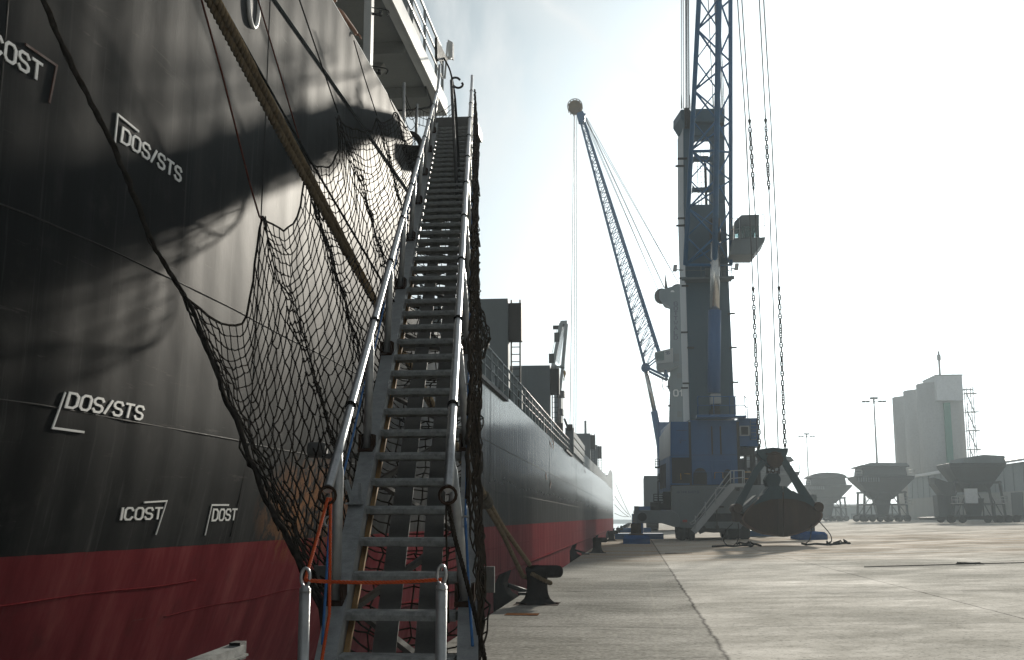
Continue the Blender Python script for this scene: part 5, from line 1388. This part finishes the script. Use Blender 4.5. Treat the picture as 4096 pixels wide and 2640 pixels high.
    for xc in (-.3,12.5):
        pd=MB(); pd.box(xc-1.9,xc+1.9,Y-9,Y-5,ground_z(xc),ground_z(xc)+.5); pd.tube([(xc,Y-7,.5),(xc,Y-7,2.2)],.4,10); pd.box(min(xc,4),max(xc,4),Y-7.5,Y-6.5,2.0,3.1); pd.build('outrigger_pad',M['blue'],t)
    # hose loop
    hs=MB(); hs.tube(catmull([px(s2,600,955,Y-1),px(s2,588,1020,Y-1),px(s2,600,1080,Y-1),px(s2,620,1078,Y-1)]),.05,5); hs.build('hose_loop',M['blackrope'],t)
crane_far()

# ------------------------------------------------------------------ grab, hoist ropes and chains
GYD=64.0
def gpx(x,y,dy=0): return atY(*s6(x,y),GYD+dy)
def grab():
    t=thing('clamshell_grab',gpx(750,1250),'large rusty clamshell grab hanging just above the quay before the crane','grab')
    L=[(760,1250),(700,1246),(640,1237),(570,1222),(500,1200),(440,1172),(385,1140),(335,1100),(312,1068),(312,1040),(335,990),(375,935),(430,885),(490,845),(540,805),(600,775),(680,762),(760,758)]
    R=[(760,758),(840,765),(900,782),(960,805),(1030,845),(1090,885),(1140,930),(1175,965),(1192,1000),(1190,1035),(1165,1080),(1120,1125),(1060,1162),(1000,1190),(930,1215),(870,1232),(810,1246),(760,1250)]
    for nm,P,sg in (('grab_shell',L,-1),('grab_shell',R,1)):
        mb=MB(); D=1.25
        pts=[gpx(x,y)+V((.012*sg,0,0)) for x,y in P]
        mb.prism([p+V((0,-D+.10,0)) for p in pts],(0,2*D-.2,0))
        # rim flange round the side plate
        c=sum(pts,V((0,0,0)))/len(pts)
        for yy in (-D,D-.1):
            for a,b in zip(pts,pts[1:]+pts[:1]):
                ai=a.lerp(c,.085); bi=b.lerp(c,.085)
                mb.add([a+V((0,yy,0)),b+V((0,yy,0)),bi+V((0,yy,0)),ai+V((0,yy,0)),a+V((0,yy+.1,0)),b+V((0,yy+.1,0)),bi+V((0,yy+.1,0)),ai+V((0,yy+.1,0))],[(0,1,2,3),(7,6,5,4),(0,4,5,1),(2,6,7,3)],False,1)
        o=mb.build(nm,[M['grabrust'],M['grabrim']],t)
        r=MB()
        xs=(712,755) if sg<0 else (765,806)
        for yy in (-D-.07,): r.prism([gpx(x,y)+V((.012*sg,yy,0)) for x,y in ((xs[0],830),(xs[1],830),(xs[1],1244),(xs[0],1240))],(0,.066,0))
        r.build('centre_rib',M['grabrust'],o)
        tp=MB(); Q=[(520,800),(560,770),(640,742),(755,735),(755,830),(640,835),(520,870),(430,905)] if sg<0 else [(765,735),(870,745),(930,778),(1000,800),(1090,875),(1150,940),(1100,925),(1000,868),(880,835),(765,830)]
        tp.prism([gpx(x,y)+V((.02*sg,-D-.02,0)) for x,y in Q],(0,.018,0)); tp.prism([gpx(x,y)+V((.02*sg,-D+.15,0)) for x,y in ([(610,700),(755,690),(755,758),(640,770),(560,800),(540,795)] if sg<0 else [(765,690),(800,700),(860,748),(910,775),(880,790),(765,758)])],(0,2*D-.3,0))
        tp.build('shell_shoulder',M['grab'],o)
    pl=MB()
    for k in range(4):
        a=gpx(335+10*k,935+6*k,-1.0); b=gpx(500+10*k,795+6*k,-1.0); d=V((0,2.0,0)); pl.prism([a+V((-.02*k-.05,0,.05-.1*k)),b+V((-.02*k-.05,0,.05-.1*k)),b+V((0,0,-.03-.1*k)),a+V((0,0,-.03-.1*k))],(0,2.0,0))
    pl.build('shell_back_plate',M['chassis'],t)
    for nm,P in (('arm_left',[(545,385),(600,425),(575,470),(530,520),(310,960),(290,985),(225,940),(240,905),(470,480)]),('arm_right',[(775,420),(835,385),(1145,860),(1180,905),(1165,950),(1110,935),(985,800)])):
        for dy in (-.85,.55):
            mb=MB(); mb.prism([gpx(x,y,dy) for x,y in P],(0,.30,0)); o=mb.build('grab_arm',M['grab'],t,bevel=.02)
        k=MB(); c=(262,935) if nm=='arm_left' else (1150,920); p=gpx(*c); k.lathe([(.22,-1.35),(.26,-1.3),(.26,1.3),(.22,1.35)],16,p,'y'); k.lathe([(.17,-1.2),(.17,1.2)],12,gpx(c[0]+15,c[1]+100 if nm=='arm_left' else c[1]+35),'y')
        if nm=='arm_left': k.prism([gpx(x,y,-.9) for x,y in ((235,930),(300,960),(330,1060),(290,1090),(250,1080))],(0,1.8,0))
        k.build('hinge_pin',M['grabrust'],t)
    h=MB(); P=[(495,278),(560,266),(680,250),(790,262),(850,258),(846,300),(826,350),(832,388),(775,425),(755,445),(720,470),(690,476),(640,462),(600,430),(570,395),(545,380),(520,345),(498,318)]
    h.prism([gpx(x,y,-.75) for x,y in P],(0,1.5,0)); ho=h.build('head_block',M['grab'],t,bevel=.03)
    s=MB(); 
    for a,b in (((600,322),(770,316)),): s.tube([gpx(a[0],a[1],-.78),gpx(685,328,-.78),gpx(b[0],b[1],-.78)],.05,6)
    s.lathe([(.42,-.8),(.46,-.72),(.46,.72),(.42,.8)],20,gpx(682,395),'y'); s.build('head_sheave',M['grabrust'],ho)
    l=MB(); P=[(588,610),(600,580),(620,560),(625,540),(740,540),(742,560),(762,585),(768,612),(758,650),(745,672),(770,700),(810,735),(590,745),(600,715),(620,690),(600,655)]
    l.prism([gpx(x,y,-.6) for x,y in P],(0,1.2,0)); lo=l.build('lower_block',M['grab'],t,bevel=.03)
    e=MB()
    for x,r in ((638,.055),(678,.10),(722,.055)): p=gpx(x,528 if x!=678 else 512); e.tube([p+V((r*cos(q),0,r*sin(q))) for q in [2*pi*i/14 for i in range(14)]],.028 if x!=678 else .04,6,closed=True)
    e.build('lifting_eye',M['grabrust'],lo)
    w=MB()
    for x0,x1 in ((608,612),(745,740)): w.tube([gpx(x0,455),gpx(x1,545)],.05,6); w.tube([gpx(x0+8,455,.3),gpx(x1+6,545,.3)],.04,6)
    w.build('closing_rope',M['steelrope'],t)
grab()
def link(mb,c,d,side,L=.36,W=.20,r=.032,stud=True):
    """stud link: stadium of round bar in the plane (d, side)"""
    h=L/2-W/2; pts=[]
    for k in range(7): q=-pi/2+pi*k/6; pts.append(c+d*(h+ (W/2-r)*cos(q))+side*((W/2-r)*sin(q)))
    for k in range(7): q=pi/2+pi*k/6; pts.append(c+d*(-h+(W/2-r)*cos(q))+side*((W/2-r)*sin(q)))
    mb.tube(pts,r,6,closed=True)
    if stud: mb.tube([c-side*(W/2-r),c+side*(W/2-r)],r*.8,5)
def hoist():
    def on(x,y): return atY(*v2(x,y),GYD)
    top=TIP
    def rp(dx): return V((TIP.x+dx,TIP.y,TIP.z-.6))
    lines=[('left outer',s5(770,0),s5(838,1030),s2(1450,110),s3(1395,462),'c'),
           ('left inner',s5(808,0),s5(875,1050),None,s3(1457,460),'u'),
           ('right inner',s5(962,0),s5(1017,1045),None,s3(1570,456),'u'),
           ('right outer',s5(1000,0),s5(1062,1030),s2(1695,100),s3(1635,458),'c')]
    chains=[(s2(1450,105),s3(1393,462),'lower chain beside the crane house, on the left hoist rope of the grab'),(s2(1695,98),s3(1635,458),'lower chain clear against the sky, on the right hoist rope of the grab'),
            (s1(1365,212),s1(1394,705),'left one of the two upper chains high on the hoist ropes'),(s1(1475,207),s1(1499,705),'right one of the two upper chains high on the hoist ropes')]
    lab=['leftmost hoist rope of the grab, above the lower left chain','second hoist rope from the left, carrying the left upper chain','third hoist rope from the left, carrying the right upper chain','rightmost hoist rope of the grab, above the lower right chain']
    for k,(nm,a,b,c,e,kind) in enumerate(lines):
        A=atY(*a,GYD); B=atY(*b,GYD); d=(B-A).normalized(); topP=A-d*((56-A.z)/-d.z)*-1 if False else A+(A-B)*((54.5-A.z)/(A-B).z)
        mb=MB()
        if kind=='c':
            mb.tube([topP,A,B,atY(*c,GYD)],.034,5)
        else:
            ca,cb=chains[2 if k==1 else 3][:2]
            mid=[s1(1405,870),s1(1437,1540),s2(1560,1540)] if k==1 else [s1(1505,840),s1(1530,1540),s2(1686,1540)]
            mb.tube([topP,A,atY(*ca,GYD)],.034,5)
            mb.tube([atY(*cb,GYD)]+[atY(*m,GYD) for m in mid]+[atY(*e,GYD)],.034,5)
        tag(mb.build('hoist_rope',M['steelrope']),lab[k],'rope','hoist ropes of the grab')
    for ci,(a,b,lb) in enumerate(chains):
        A=atY(*a,GYD); B=atY(*b,GYD); d=(B-A).normalized(); Ln=(B-A).length
        s0=V((0,1,0)).cross(d).normalized(); s1_=d.cross(s0)
        mb=MB(); mb.tube([A,A+d*.12,A+d*.3,A+d*.36],[.02,.10,.06,.03],8)
        link(mb,A+d*.46,d,s0,.26,.14,.028,False)
        pitch=.268; n=int((Ln-.75)/pitch); tw0=random.uniform(0,1); 
        # smoothly varying twist so that some stretches show edge-on links
        for k in range(n):
            c=A+d*(.70+pitch*k)
            s=k/n; ang=(k%2)*pi/2+ .75*sin(2*pi*s*(2.2 if ci<2 else 1.3)+ci*1.7)**3
            sd=s0*cos(ang)+s1_*sin(ang); link(mb,c,d,sd,.375,.215,.036)
        mb.tube([A+d*(.55+pitch*n),B-d*.15,B],[.035,.08,.03],8)
        tag(mb.build('hoist_chain',M['chain']),lb,'chain','stud link chains on the hoist ropes')
hoist()
def tag_lines():
    for k,(loop,trail,lb) in enumerate(((
        [(1140,1170),(1080,1230),(1052,1300),(1060,1350),(1105,1388),(1160,1370),(1190,1320),(1195,1230),(1190,1170)],[(945,1396),(1010,1393),(1080,1388),(1150,1394),(1230,1385),(1290,1382),(1310,1396),(1350,1375),(1405,1388)],'dark tag rope trailing from the left side of the grab onto the quay'),
        ([(1885,1180),(1880,1270),(1865,1330),(1830,1365),(1930,1360),(2040,1368),(2075,1335),(2060,1270),(1985,1180),(1950,1145)],[(1795,1366),(1850,1378),(1930,1372),(2040,1378),(2130,1372),(2200,1362),(2250,1366)],'dark tag rope trailing from the right side of the grab onto the quay'))):
        def G(x,y):
            q=s3(x,y); p=ONY(q[0]/1.7145,q[1]/1.7145); return p+V((0,0,.05))
        tr=[G(x,y) for x,y in trail]; Yl=sum(p.y for p in tr)/len(tr)
        mb=MB(); mb.tube(catmull(tr),.055,6)
        lp=[]
        for i,(x,y) in enumerate(loop):
            p=atY(*s3(x,y),GYD-2.5 if y<1350 else Yl); p.z=max(p.z,ground_z(p.x)+.05); lp.append(p)
        mb.tube(catmull(lp),.025,6)
        for q in range(5):
            c=tr[len(tr)//2+q%3]; mb.tube([c+V((random.uniform(-.3,.3),random.uniform(-.2,.2),.05)),c+V((random.uniform(-.3,.3),random.uniform(-.2,.2),.16)),c+V((random.uniform(-.4,.4),0,.04))],.05,5)
        tag(mb.build('tag_rope',M['blackrope']),lb,'rope','tag ropes of the grab')
tag_lines()

# ------------------------------------------------------------------ hoppers, silo, warehouse, light masts
def hopper(loc,label,style):
    x0,y0,z0=loc
    t=thing('mobile_hopper',loc,label,'hopper','wheeled hoppers on the yard')
    Z=lambda z: z0+z
    def frust(mb,r0,r1,m=None):
        (a,b,z),(c,d,w)=r0,r1
        v=[(x0+sx*a,y0+sy*b,Z(z)) for sx,sy in ((-1,-1),(1,-1),(1,1),(-1,1))]+[(x0+sx*c,y0+sy*d,Z(w)) for sx,sy in ((-1,-1),(1,-1),(1,1),(-1,1))]
        mb.add(v,[(3,2,1,0),(4,5,6,7),(0,1,5,4),(1,2,6,5),(2,3,7,6),(3,0,4,7)],False,m)
    bn=MB()
    if style==3:
        frust(bn,(4.3,4,8.9),(4.4,4.1,9.4)); frust(bn,(1.9,1.7,4.9),(4.3,4,8.89)); 
    else:
        frust(bn,(4.9,4.2,7.5),(5.0,4.3,7.9)); frust(bn,(3.9,3.6,7.95),(3.7,3.4,9.4)); frust(bn,(4.2,3.9,9.42),(4.3,4,9.62)); frust(bn,(1.7,1.6,3.9),(4.9,4.2,7.49))
    o=bn.build('bin',M['hopper'],t,bevel=.06)
    tp=MB()
    if style==1:
        ar=[(x0+4.0*cos(q),y0-3.8,Z(9.62)+1.0*sin(q)) for q in [pi*i/12 for i in range(13)]]; tp.prism(ar,(0,7.6,0)); tp.build('dome_cover',M['hopper'],o)
    elif style==2:
        tp.prism([(x0-4.2,y0-3.9,Z(9.63)),(x0+4.2,y0-3.9,Z(9.63)),(x0+3.8,y0-3.9,Z(10.1)),(x0-2.2,y0-3.9,Z(10.2))],(0,.2,0)); tp.prism([(x0-4.2,y0+3.7,Z(9.63)),(x0+4.2,y0+3.7,Z(9.63)),(x0+3.8,y0+3.7,Z(10.1)),(x0-2.2,y0+3.7,Z(10.2))],(0,.2,0)); tp.build('rim_baffle',M['hopperlight'],o)
    elif style==3:
        tp.prism([(x0-2.2,y0-3.9,Z(9.41)),(x0+4.3,y0-3.9,Z(9.41)),(x0+4.2,y0-3.9,Z(10.5)),(x0+1,y0-3.9,Z(10.7)),(x0-2.2,y0-3.9,Z(10.2))],(0,7.6,0)); tp.build('dust_hood',M['hopperlight'],o)
    if style!=3:
        for sx in (-1,1): rr=MB(); railing(rr,[(x0+sx*4.95,y0-4.2,Z(7.9)),(x0+sx*3.9,y0-4.2,Z(7.9))],1.0,.05,.7); rr.build('platform_railing',M['galv'],o)
        ht=MB()
        for k in range(9): ht.box(x0-4.6+.42*k,x0-4.4+.42*k,y0-4.34,y0-4.28,Z(6.9),Z(7.6))
        ht.build('bin_stiffener',M['hopperlight'],o)
    fr=MB(); zt=6.6 if style==3 else 5.3
    for sx in (-1,1):
        for sy in (-1,1): fr.bar((x0+sx*3.4,y0+sy*3,Z(zt)),(x0+sx*(4.0 if style==3 else 3.7),y0+sy*3,Z(.9)),.34,.34,(0,1,0))
    for z in (1.0,zt-.2,3.0):
        for sy in (-1,1): fr.bar((x0-3.7,y0+sy*3,Z(z)),(x0+3.7,y0+sy*3,Z(z)),.22,.28)
        for sx in (-1,1): fr.bar((x0+sx*3.6,y0-3,Z(z)),(x0+sx*3.6,y0+3,Z(z)),.22,.28)
    for sy in (-1,1):
        for sx in (-1,1):
            fr.bar((x0+sx*3.6,y0+sy*3,Z(1)),(x0+sx*.9,y0+sy*3,Z(zt-.2)),.14,.14); fr.bar((x0+sx*2.4,y0+sy*3,Z(1)),(x0+sx*2.4,y0+sy*3,Z(3)),.2,.2)
    fr.build('leg_frame',M['hopper'],t)
    ch=MB(); frust(ch,(.9,.9,1.3),(1.4,1.3,3.9)); ch.box(x0-3.9,x0+1,y0-.7,y0+.7,Z(.75),Z(1.3)); ch.build('discharge_chute',M['hopper'],t)
    for sx in (-1,1): pl=MB(); pl.box(x0+sx*3.4-.9,x0+sx*3.4+.9,y0-3.8,y0-3.1,Z(3.0),Z(3.12)); railing(pl,[(x0+sx*3.4-.85,y0-3.75,Z(3.12)),(x0+sx*3.4+.85,y0-3.75,Z(3.12))],1.0,.04,.6); pl.build('side_platform',M['galv'],t)
    if style==3:
        cb=MB(); cb.box(x0-2.1,x0-.2,y0-3.6,y0-3.05,Z(3.1),Z(5.4)); cb.build('control_cabinet',M['cladding'],t)
        sk=MB(); sk.prism([(x0-6.5,y0-2.6,Z(7.2)),(x0-3.6,y0-2.6,Z(6.2)),(x0-3.4,y0-2.6,Z(4.4)),(x0-5.2,y0-2.6,Z(4.4)),(x0-6.4,y0-2.6,Z(6.2))],(0,4,0)); sk.prism([(x0-6.0,y0-2,Z(4.39)),(x0-3.6,y0-2,Z(4.39)),(x0-3.6,y0-2,Z(.9)),(x0-5.9,y0-2,Z(.9))],(0,3,0)); sk.build('side_conveyor',M['hopper'],t)
        by=MB(); by.prism([(x0-8.2,y0-3.2,Z(.9)),(x0+6.4,y0-3.2,Z(1.2)),(x0+6.4,y0-3.2,Z(.55)),(x0-7.8,y0-3.2,Z(.5))],(0,6,0)); by.build('towing_chassis',M['blackiron'],t)
    xs=(-3.9,-2.3,.2,2.0,3.6) if style!=3 else (-4.4,-2.6,3.0,4.4,5.6)
    for xx in xs:
        for sy in (-1,1):
            w=MB(); yy=sy*3; w.lathe([(.25,yy-.35),(.55,yy-.33),(.62,yy-.2),(.62,yy+.2),(.55,yy+.33),(.25,yy+.35)],16,(x0+xx,y0,Z(.62)),'y'); w.build('wheel',M['tyre'],t)
    for xx in xs: bs=MB(); bs.box(x0+xx-.35,x0+xx+.35,y0-2.6,y0+2.6,Z(.55),Z(1.05)); bs.build('bogie',M['blackiron'],t)
    return t
def hop_at(vx_,Y): X=vY(vx_,1210,Y).x; return (X,Y+4,ground_z(X))
hopper(hop_at(1937,258),'domed grey hopper on wheels, farthest and haziest, left of the warehouse',1)
hopper(hop_at(2070,205),'open topped grey hopper with railings standing before the silo',2)
hopper(hop_at(2294,150),'dark tapered hopper with pale hood, cabinet and side chute before the warehouse',3).scale=(.80,.80,.80)
hopper(hop_at(1788,170),'grey hopper mostly hidden behind the grab and the crane stairs',2)
def buildings():
    sx=sheet(3100,1400,1.9247)
    t=thing('grain_silo',(67,262,1.5),'tall concrete silo block with a pale headhouse and outside stair','silo')
    xr=vY(2250,1000,252.5).x; xc=vY(2197,1000,252.5).x; rs=xr-xc
    for k,(yc,xl) in enumerate(((252.5,2144),(266,2112.7),(280,2086))):
        m=MB(); m.lathe([(rs,1.4),(rs,30.2),(rs-.1,30.25),(0,30.6)],48,(vY(xl,1000,yc).x+rs,yc,0)); m.build('silo_cylinder',M['silo'],t)
    Y=246.5; a=px(sx,1250,388,Y); b=px(sx,1440,198,Y)
    h=MB(); h.box(a.x,b.x,Y,Y+11,a.z,b.z); ho=h.build('headhouse',M['cladding'],t)
    r=MB(); r.box(a.x-.15,b.x+.15,Y-.15,Y+11.1,b.z+.002,b.z+.3); p=px(sx,1270,195,Y+3); r.tube([p,p+V((0,0,5.2))],.22,6); r.tube([p+V((0,0,3.2)),p+V((0,0,4.4))],.4,6); r.box(b.x,b.x+2.2,Y+1,Y+1.2,b.z-3,b.z-2.7); r.build('roof_mast',M['galv'],ho)
    w=MB(); w.box(a.x-.04,a.x+.0,Y+3,Y+5,a.z+3,b.z-2); w.build('headhouse_louvre',M['whwall'],ho)
    g=MB(); p0=px(sx,1302,405,Y+.4); p1=px(sx,1340,960,Y+.4); g.box(p0.x,p0.x+1.2,Y+.25,Y+1.6,8,p0.z); g.build('elevator_casing',M['green'],t)
    st=MB(); xs_=px(sx,1452,400,Y).x+.7
    zs=[27.5-3.9*k for k in range(7)]
    for dx in (0,1.3):
        for dy in (0,1.6): st.tube([(xs_+dx,Y+dy,1.5),(xs_+dx,Y+dy,29)],.10,4)
    for k,z in enumerate(zs):
        st.box(xs_-.2,xs_+2.2,Y-.3,Y+2,z,z+.12); railing(st,[(xs_+1.4,Y-.3,z+.12),(xs_+2.2,Y-.3,z+.12)],1.0,.04,.5)
        st.bar((xs_,Y,z),(xs_+1.3,Y,z-3.8),.12,.2); st.bar((xs_+1.3,Y,z-.2),(xs_+2.2,Y,z),.1,.1); st.tube([(xs_+1.3,Y+1.6,z),(xs_,Y+1.6,z-3.8)],.05,4)
    st.build('outside_stair',M['galv'],t)
    # warehouse
    wh=thing('warehouse',(70,200,1.5),'long low warehouse with dark sheet upper wall and pale concrete base','warehouse')
    m=MB(); m.box(55.2,100,-60,243,5.6,9.7); wo=m.build('sheet_wall',M['whwall'],wh)  # near stretch is out of view, lengthened so the hull reflects a dark wall
    m=MB(); m.box(55.0,100.2,-60.2,243.2,1.0,5.59); m.build('concrete_base',M['whconc'],wh)
    m=MB(); vs=[(54.3,-60.8,9.71),(54.3,243.8,9.71),(78,243.8,14),(78,-60.8,14),(101,-60.8,9.71),(101,243.8,9.71)]
    m.add(vs+[(x,y,z+.35) for x,y,z in vs],[(0,1,2,3),(3,2,5,4),(9,8,7,6),(10,11,8,9),(0,6,7,1),(4,5,11,10),(0,3,9,6),(3,4,10,9),(1,7,8,2),(2,8,11,5)]); m.build('roof',M['whroof'],wh)
    rb=MB()
    y=-58
    while y<243: rb.box(55.10,55.19,y,y+.25,5.6,9.69); y+=4.5
    rb.build('wall_rib',M['whwall'],wh)
    for y in (0,40,80,115,150,172,205): d=MB(); d.box(54.9,54.99,y,y+5,1.5,5.4); d.build('sliding_door',M['hopper'],wh)
    lw=thing('store_building',(60,330,1.5),'low grey store building far off between two hoppers','building')
    Y=330; a=px(sx,500,1312,Y); b=px(sx,760,1202,Y); m=MB(); m.box(a.x-3,b.x+25,Y,Y+20,1.0,b.z); m.build('wall',M['whwall'],lw); m=MB(); m.box(a.x-3.4,b.x+25.4,Y-.4,Y+20.4,b.z+.005,b.z+.5); m.build('roof',M['whroof'],lw)
    for k in range(4): dm=MB(); dm.box(a.x+3+9*k,a.x+7+9*k,Y-.06,Y-.002,1.2,b.z*.6); dm.build('shutter_door',M['hopper'],lw)
    for (xt,yt,Y,lb) in ((762,412,262,'nearer tall light mast with a ring of floodlights beside the silo'),(244,675,372,'farther tall light mast rising behind the domed hopper')):
        p=px(sx,xt,yt,Y); q=px(sx,xt,yt,Y); gz=ground_z(p.x)
        lt=thing('light_mast',(p.x,Y,gz),lb,'light mast','tall light masts of the yard')
        m=MB(); m.lathe([(.30,gz),(.15,p.z)],12,(p.x,Y,0)); m.build('pole',M['galv'],lt)
        h=MB(); s=1.0
        for dx in (-2.6,-1.7,1.0,1.9): h.box(p.x+dx,p.x+dx+.7,Y-.4,Y+.4,p.z+.25,p.z+.65)
        h.bar((p.x-2.4,Y,p.z+.35),(p.x+2.5,Y,p.z+.5),.14,.14); h.box(p.x-.8,p.x+.8,Y-.6,Y+.6,p.z+1.0,p.z+1.4); h.tube([(p.x,Y,p.z),(p.x,Y,p.z+1.4)],.2,6); h.build('lamp_head',M['hopper'],lt)
    # breakwater at the horizon
    m=MB(); m.prism([(-420,900,-2.1),(420,900,-2.1),(420,903,1.0),(-420,903,1.0)],(0,8,0)); tag(m.build('breakwater',M['whconc']),'long low breakwater across the sea beyond the quay','breakwater')
buildings()
HAZE=0.00055; EXPO=0.6
# ------------------------------------------------------------------ light, air, camera
SUN_EL,SUN_AZ=16.5,11.6          # azimuth measured from +Y towards +X
w=bpy.data.worlds.new('World'); scene.world=w; w.use_nodes=True
t=w.node_tree
for n in list(t.nodes): t.nodes.remove(n)
g=N(t)
out=t.nodes.new('ShaderNodeOutputWorld'); bg=t.nodes.new('ShaderNodeBackground'); bg.inputs[1].default_value=.037
sky=t.nodes.new('ShaderNodeTexSky'); sky.sky_type='NISHITA'; sky.sun_disc=False
sky.sun_elevation=radians(SUN_EL); sky.sun_rotation=radians(SUN_AZ); sky.altitude=0; sky.air_density=1.0; sky.dust_density=2.5; sky.ozone_density=1.2
# thin cirrus drawn out across the upper sky
tc=t.nodes.new('ShaderNodeTexCoord'); mp=t.nodes.new('ShaderNodeMapping'); mp.inputs['Rotation'].default_value=(0,0,radians(-32)); mp.inputs['Scale'].default_value=(7,1.0,3.2)
g.link(tc.outputs['Generated'],mp.inputs[0])
n1=g.noise(mp.outputs[0],1.6,8,.62,.6); n2=g.noise(tc.outputs['Generated'],2.2,5,.6,.3)
cl=g.math('MULTIPLY',g.step(n1,.42,.66),g.step(n2,.33,.58))
veil=g.math('ADD',g.math('MULTIPLY',cl,.60),.05,clamp=True)
bw=t.nodes.new('ShaderNodeRGBToBW'); g.link(sky.outputs[0],bw.inputs[0])
tint=g.mix(1.0,bw.outputs[0],(.80,1.0,1.12),'MULTIPLY')
pale=g.mix(.8,sky.outputs[0],tint)              # milky harbour air takes most of the colour out of the sky
# one broad, fraying contrail across the upper sky
d1,d2=ray(*v2(1230,-40)).normalized(),ray(*v2(1600,250)).normalized(); nn=d1.cross(d2).normalized()
dp=t.nodes.new('ShaderNodeVectorMath'); dp.operation='DOT_PRODUCT'; g.link(tc.outputs['Generated'],dp.inputs[0]); dp.inputs[1].default_value=nn
wob=g.math('MULTIPLY',g.math('SUBTRACT',g.noise(tc.outputs['Generated'],9,6,.65),.5),.03)
dist=g.math('ABSOLUTE',g.math('ADD',dp.outputs['Value'],wob))
trail=g.math('ADD',g.math('MULTIPLY',g.math('SUBTRACT',1.0,g.math('DIVIDE',dist,.05),clamp=True),.45),g.math('MULTIPLY',g.math('SUBTRACT',1.0,g.math('DIVIDE',dist,.008),clamp=True),.25))
veil=g.math('MAXIMUM',veil,g.math('MULTIPLY',trail,g.step(n2,.25,.5)))
soft=g.mix(veil,pale,(16.0,16.4,16.4))
g.link(soft,bg.inputs[0]); g.link(bg.outputs[0],out.inputs[0])
ld=bpy.data.lights.new('sun','SUN'); ld.energy=4.3; ld.angle=radians(2.2); ld.color=(1,.93,.81)      # haze round the sun softens its edge
lo=bpy.data.objects.new('sun',ld); col.objects.link(lo)
sd=V((sin(radians(SUN_AZ))*cos(radians(SUN_EL)),cos(radians(SUN_AZ))*cos(radians(SUN_EL)),sin(radians(SUN_EL))))
lo.rotation_euler=sd.to_track_quat('Z','Y').to_euler()
# harbour haze
hz=MB(); hz.box(-150,330,-80,950,-6.2,75)
hm=bpy.data.materials.new('harbour_haze'); hm.use_nodes=True; tt=hm.node_tree
for n in list(tt.nodes): tt.nodes.remove(n)
ho=tt.nodes.new('ShaderNodeOutputMaterial'); pv=tt.nodes.new('ShaderNodeVolumePrincipled')
pv.inputs['Color'].default_value=(.80,.92,1,1); pv.inputs['Density'].default_value=HAZE; pv.inputs['Anisotropy'].default_value=.3
tt.links.new(pv.outputs[0],ho.inputs['Volume'])
tag(hz.build('haze',hm),kind='stuff')
cd=bpy.data.cameras.new('camera'); cam=bpy.data.objects.new('camera',cd); col.objects.link(cam)
cd.sensor_width=36; cd.lens=F/4096*36; cd.clip_start=.1; cd.clip_end=12000
cam.location=EYEP
R=Matrix((RT,UP,-FW)).transposed(); cam.rotation_euler=R.to_euler()
scene.camera=cam
scene.render.engine='CYCLES'; scene.cycles.use_denoising=True
scene.cycles.max_bounces=8; scene.cycles.volume_bounces=1; scene.cycles.transparent_max_bounces=8
scene.cycles.sample_clamp_indirect=6
scene.view_settings.view_transform='Standard'; scene.view_settings.look='None'; scene.view_settings.gamma=1; scene.view_settings.use_curve_mapping=False
scene.view_settings.exposure=EXPO
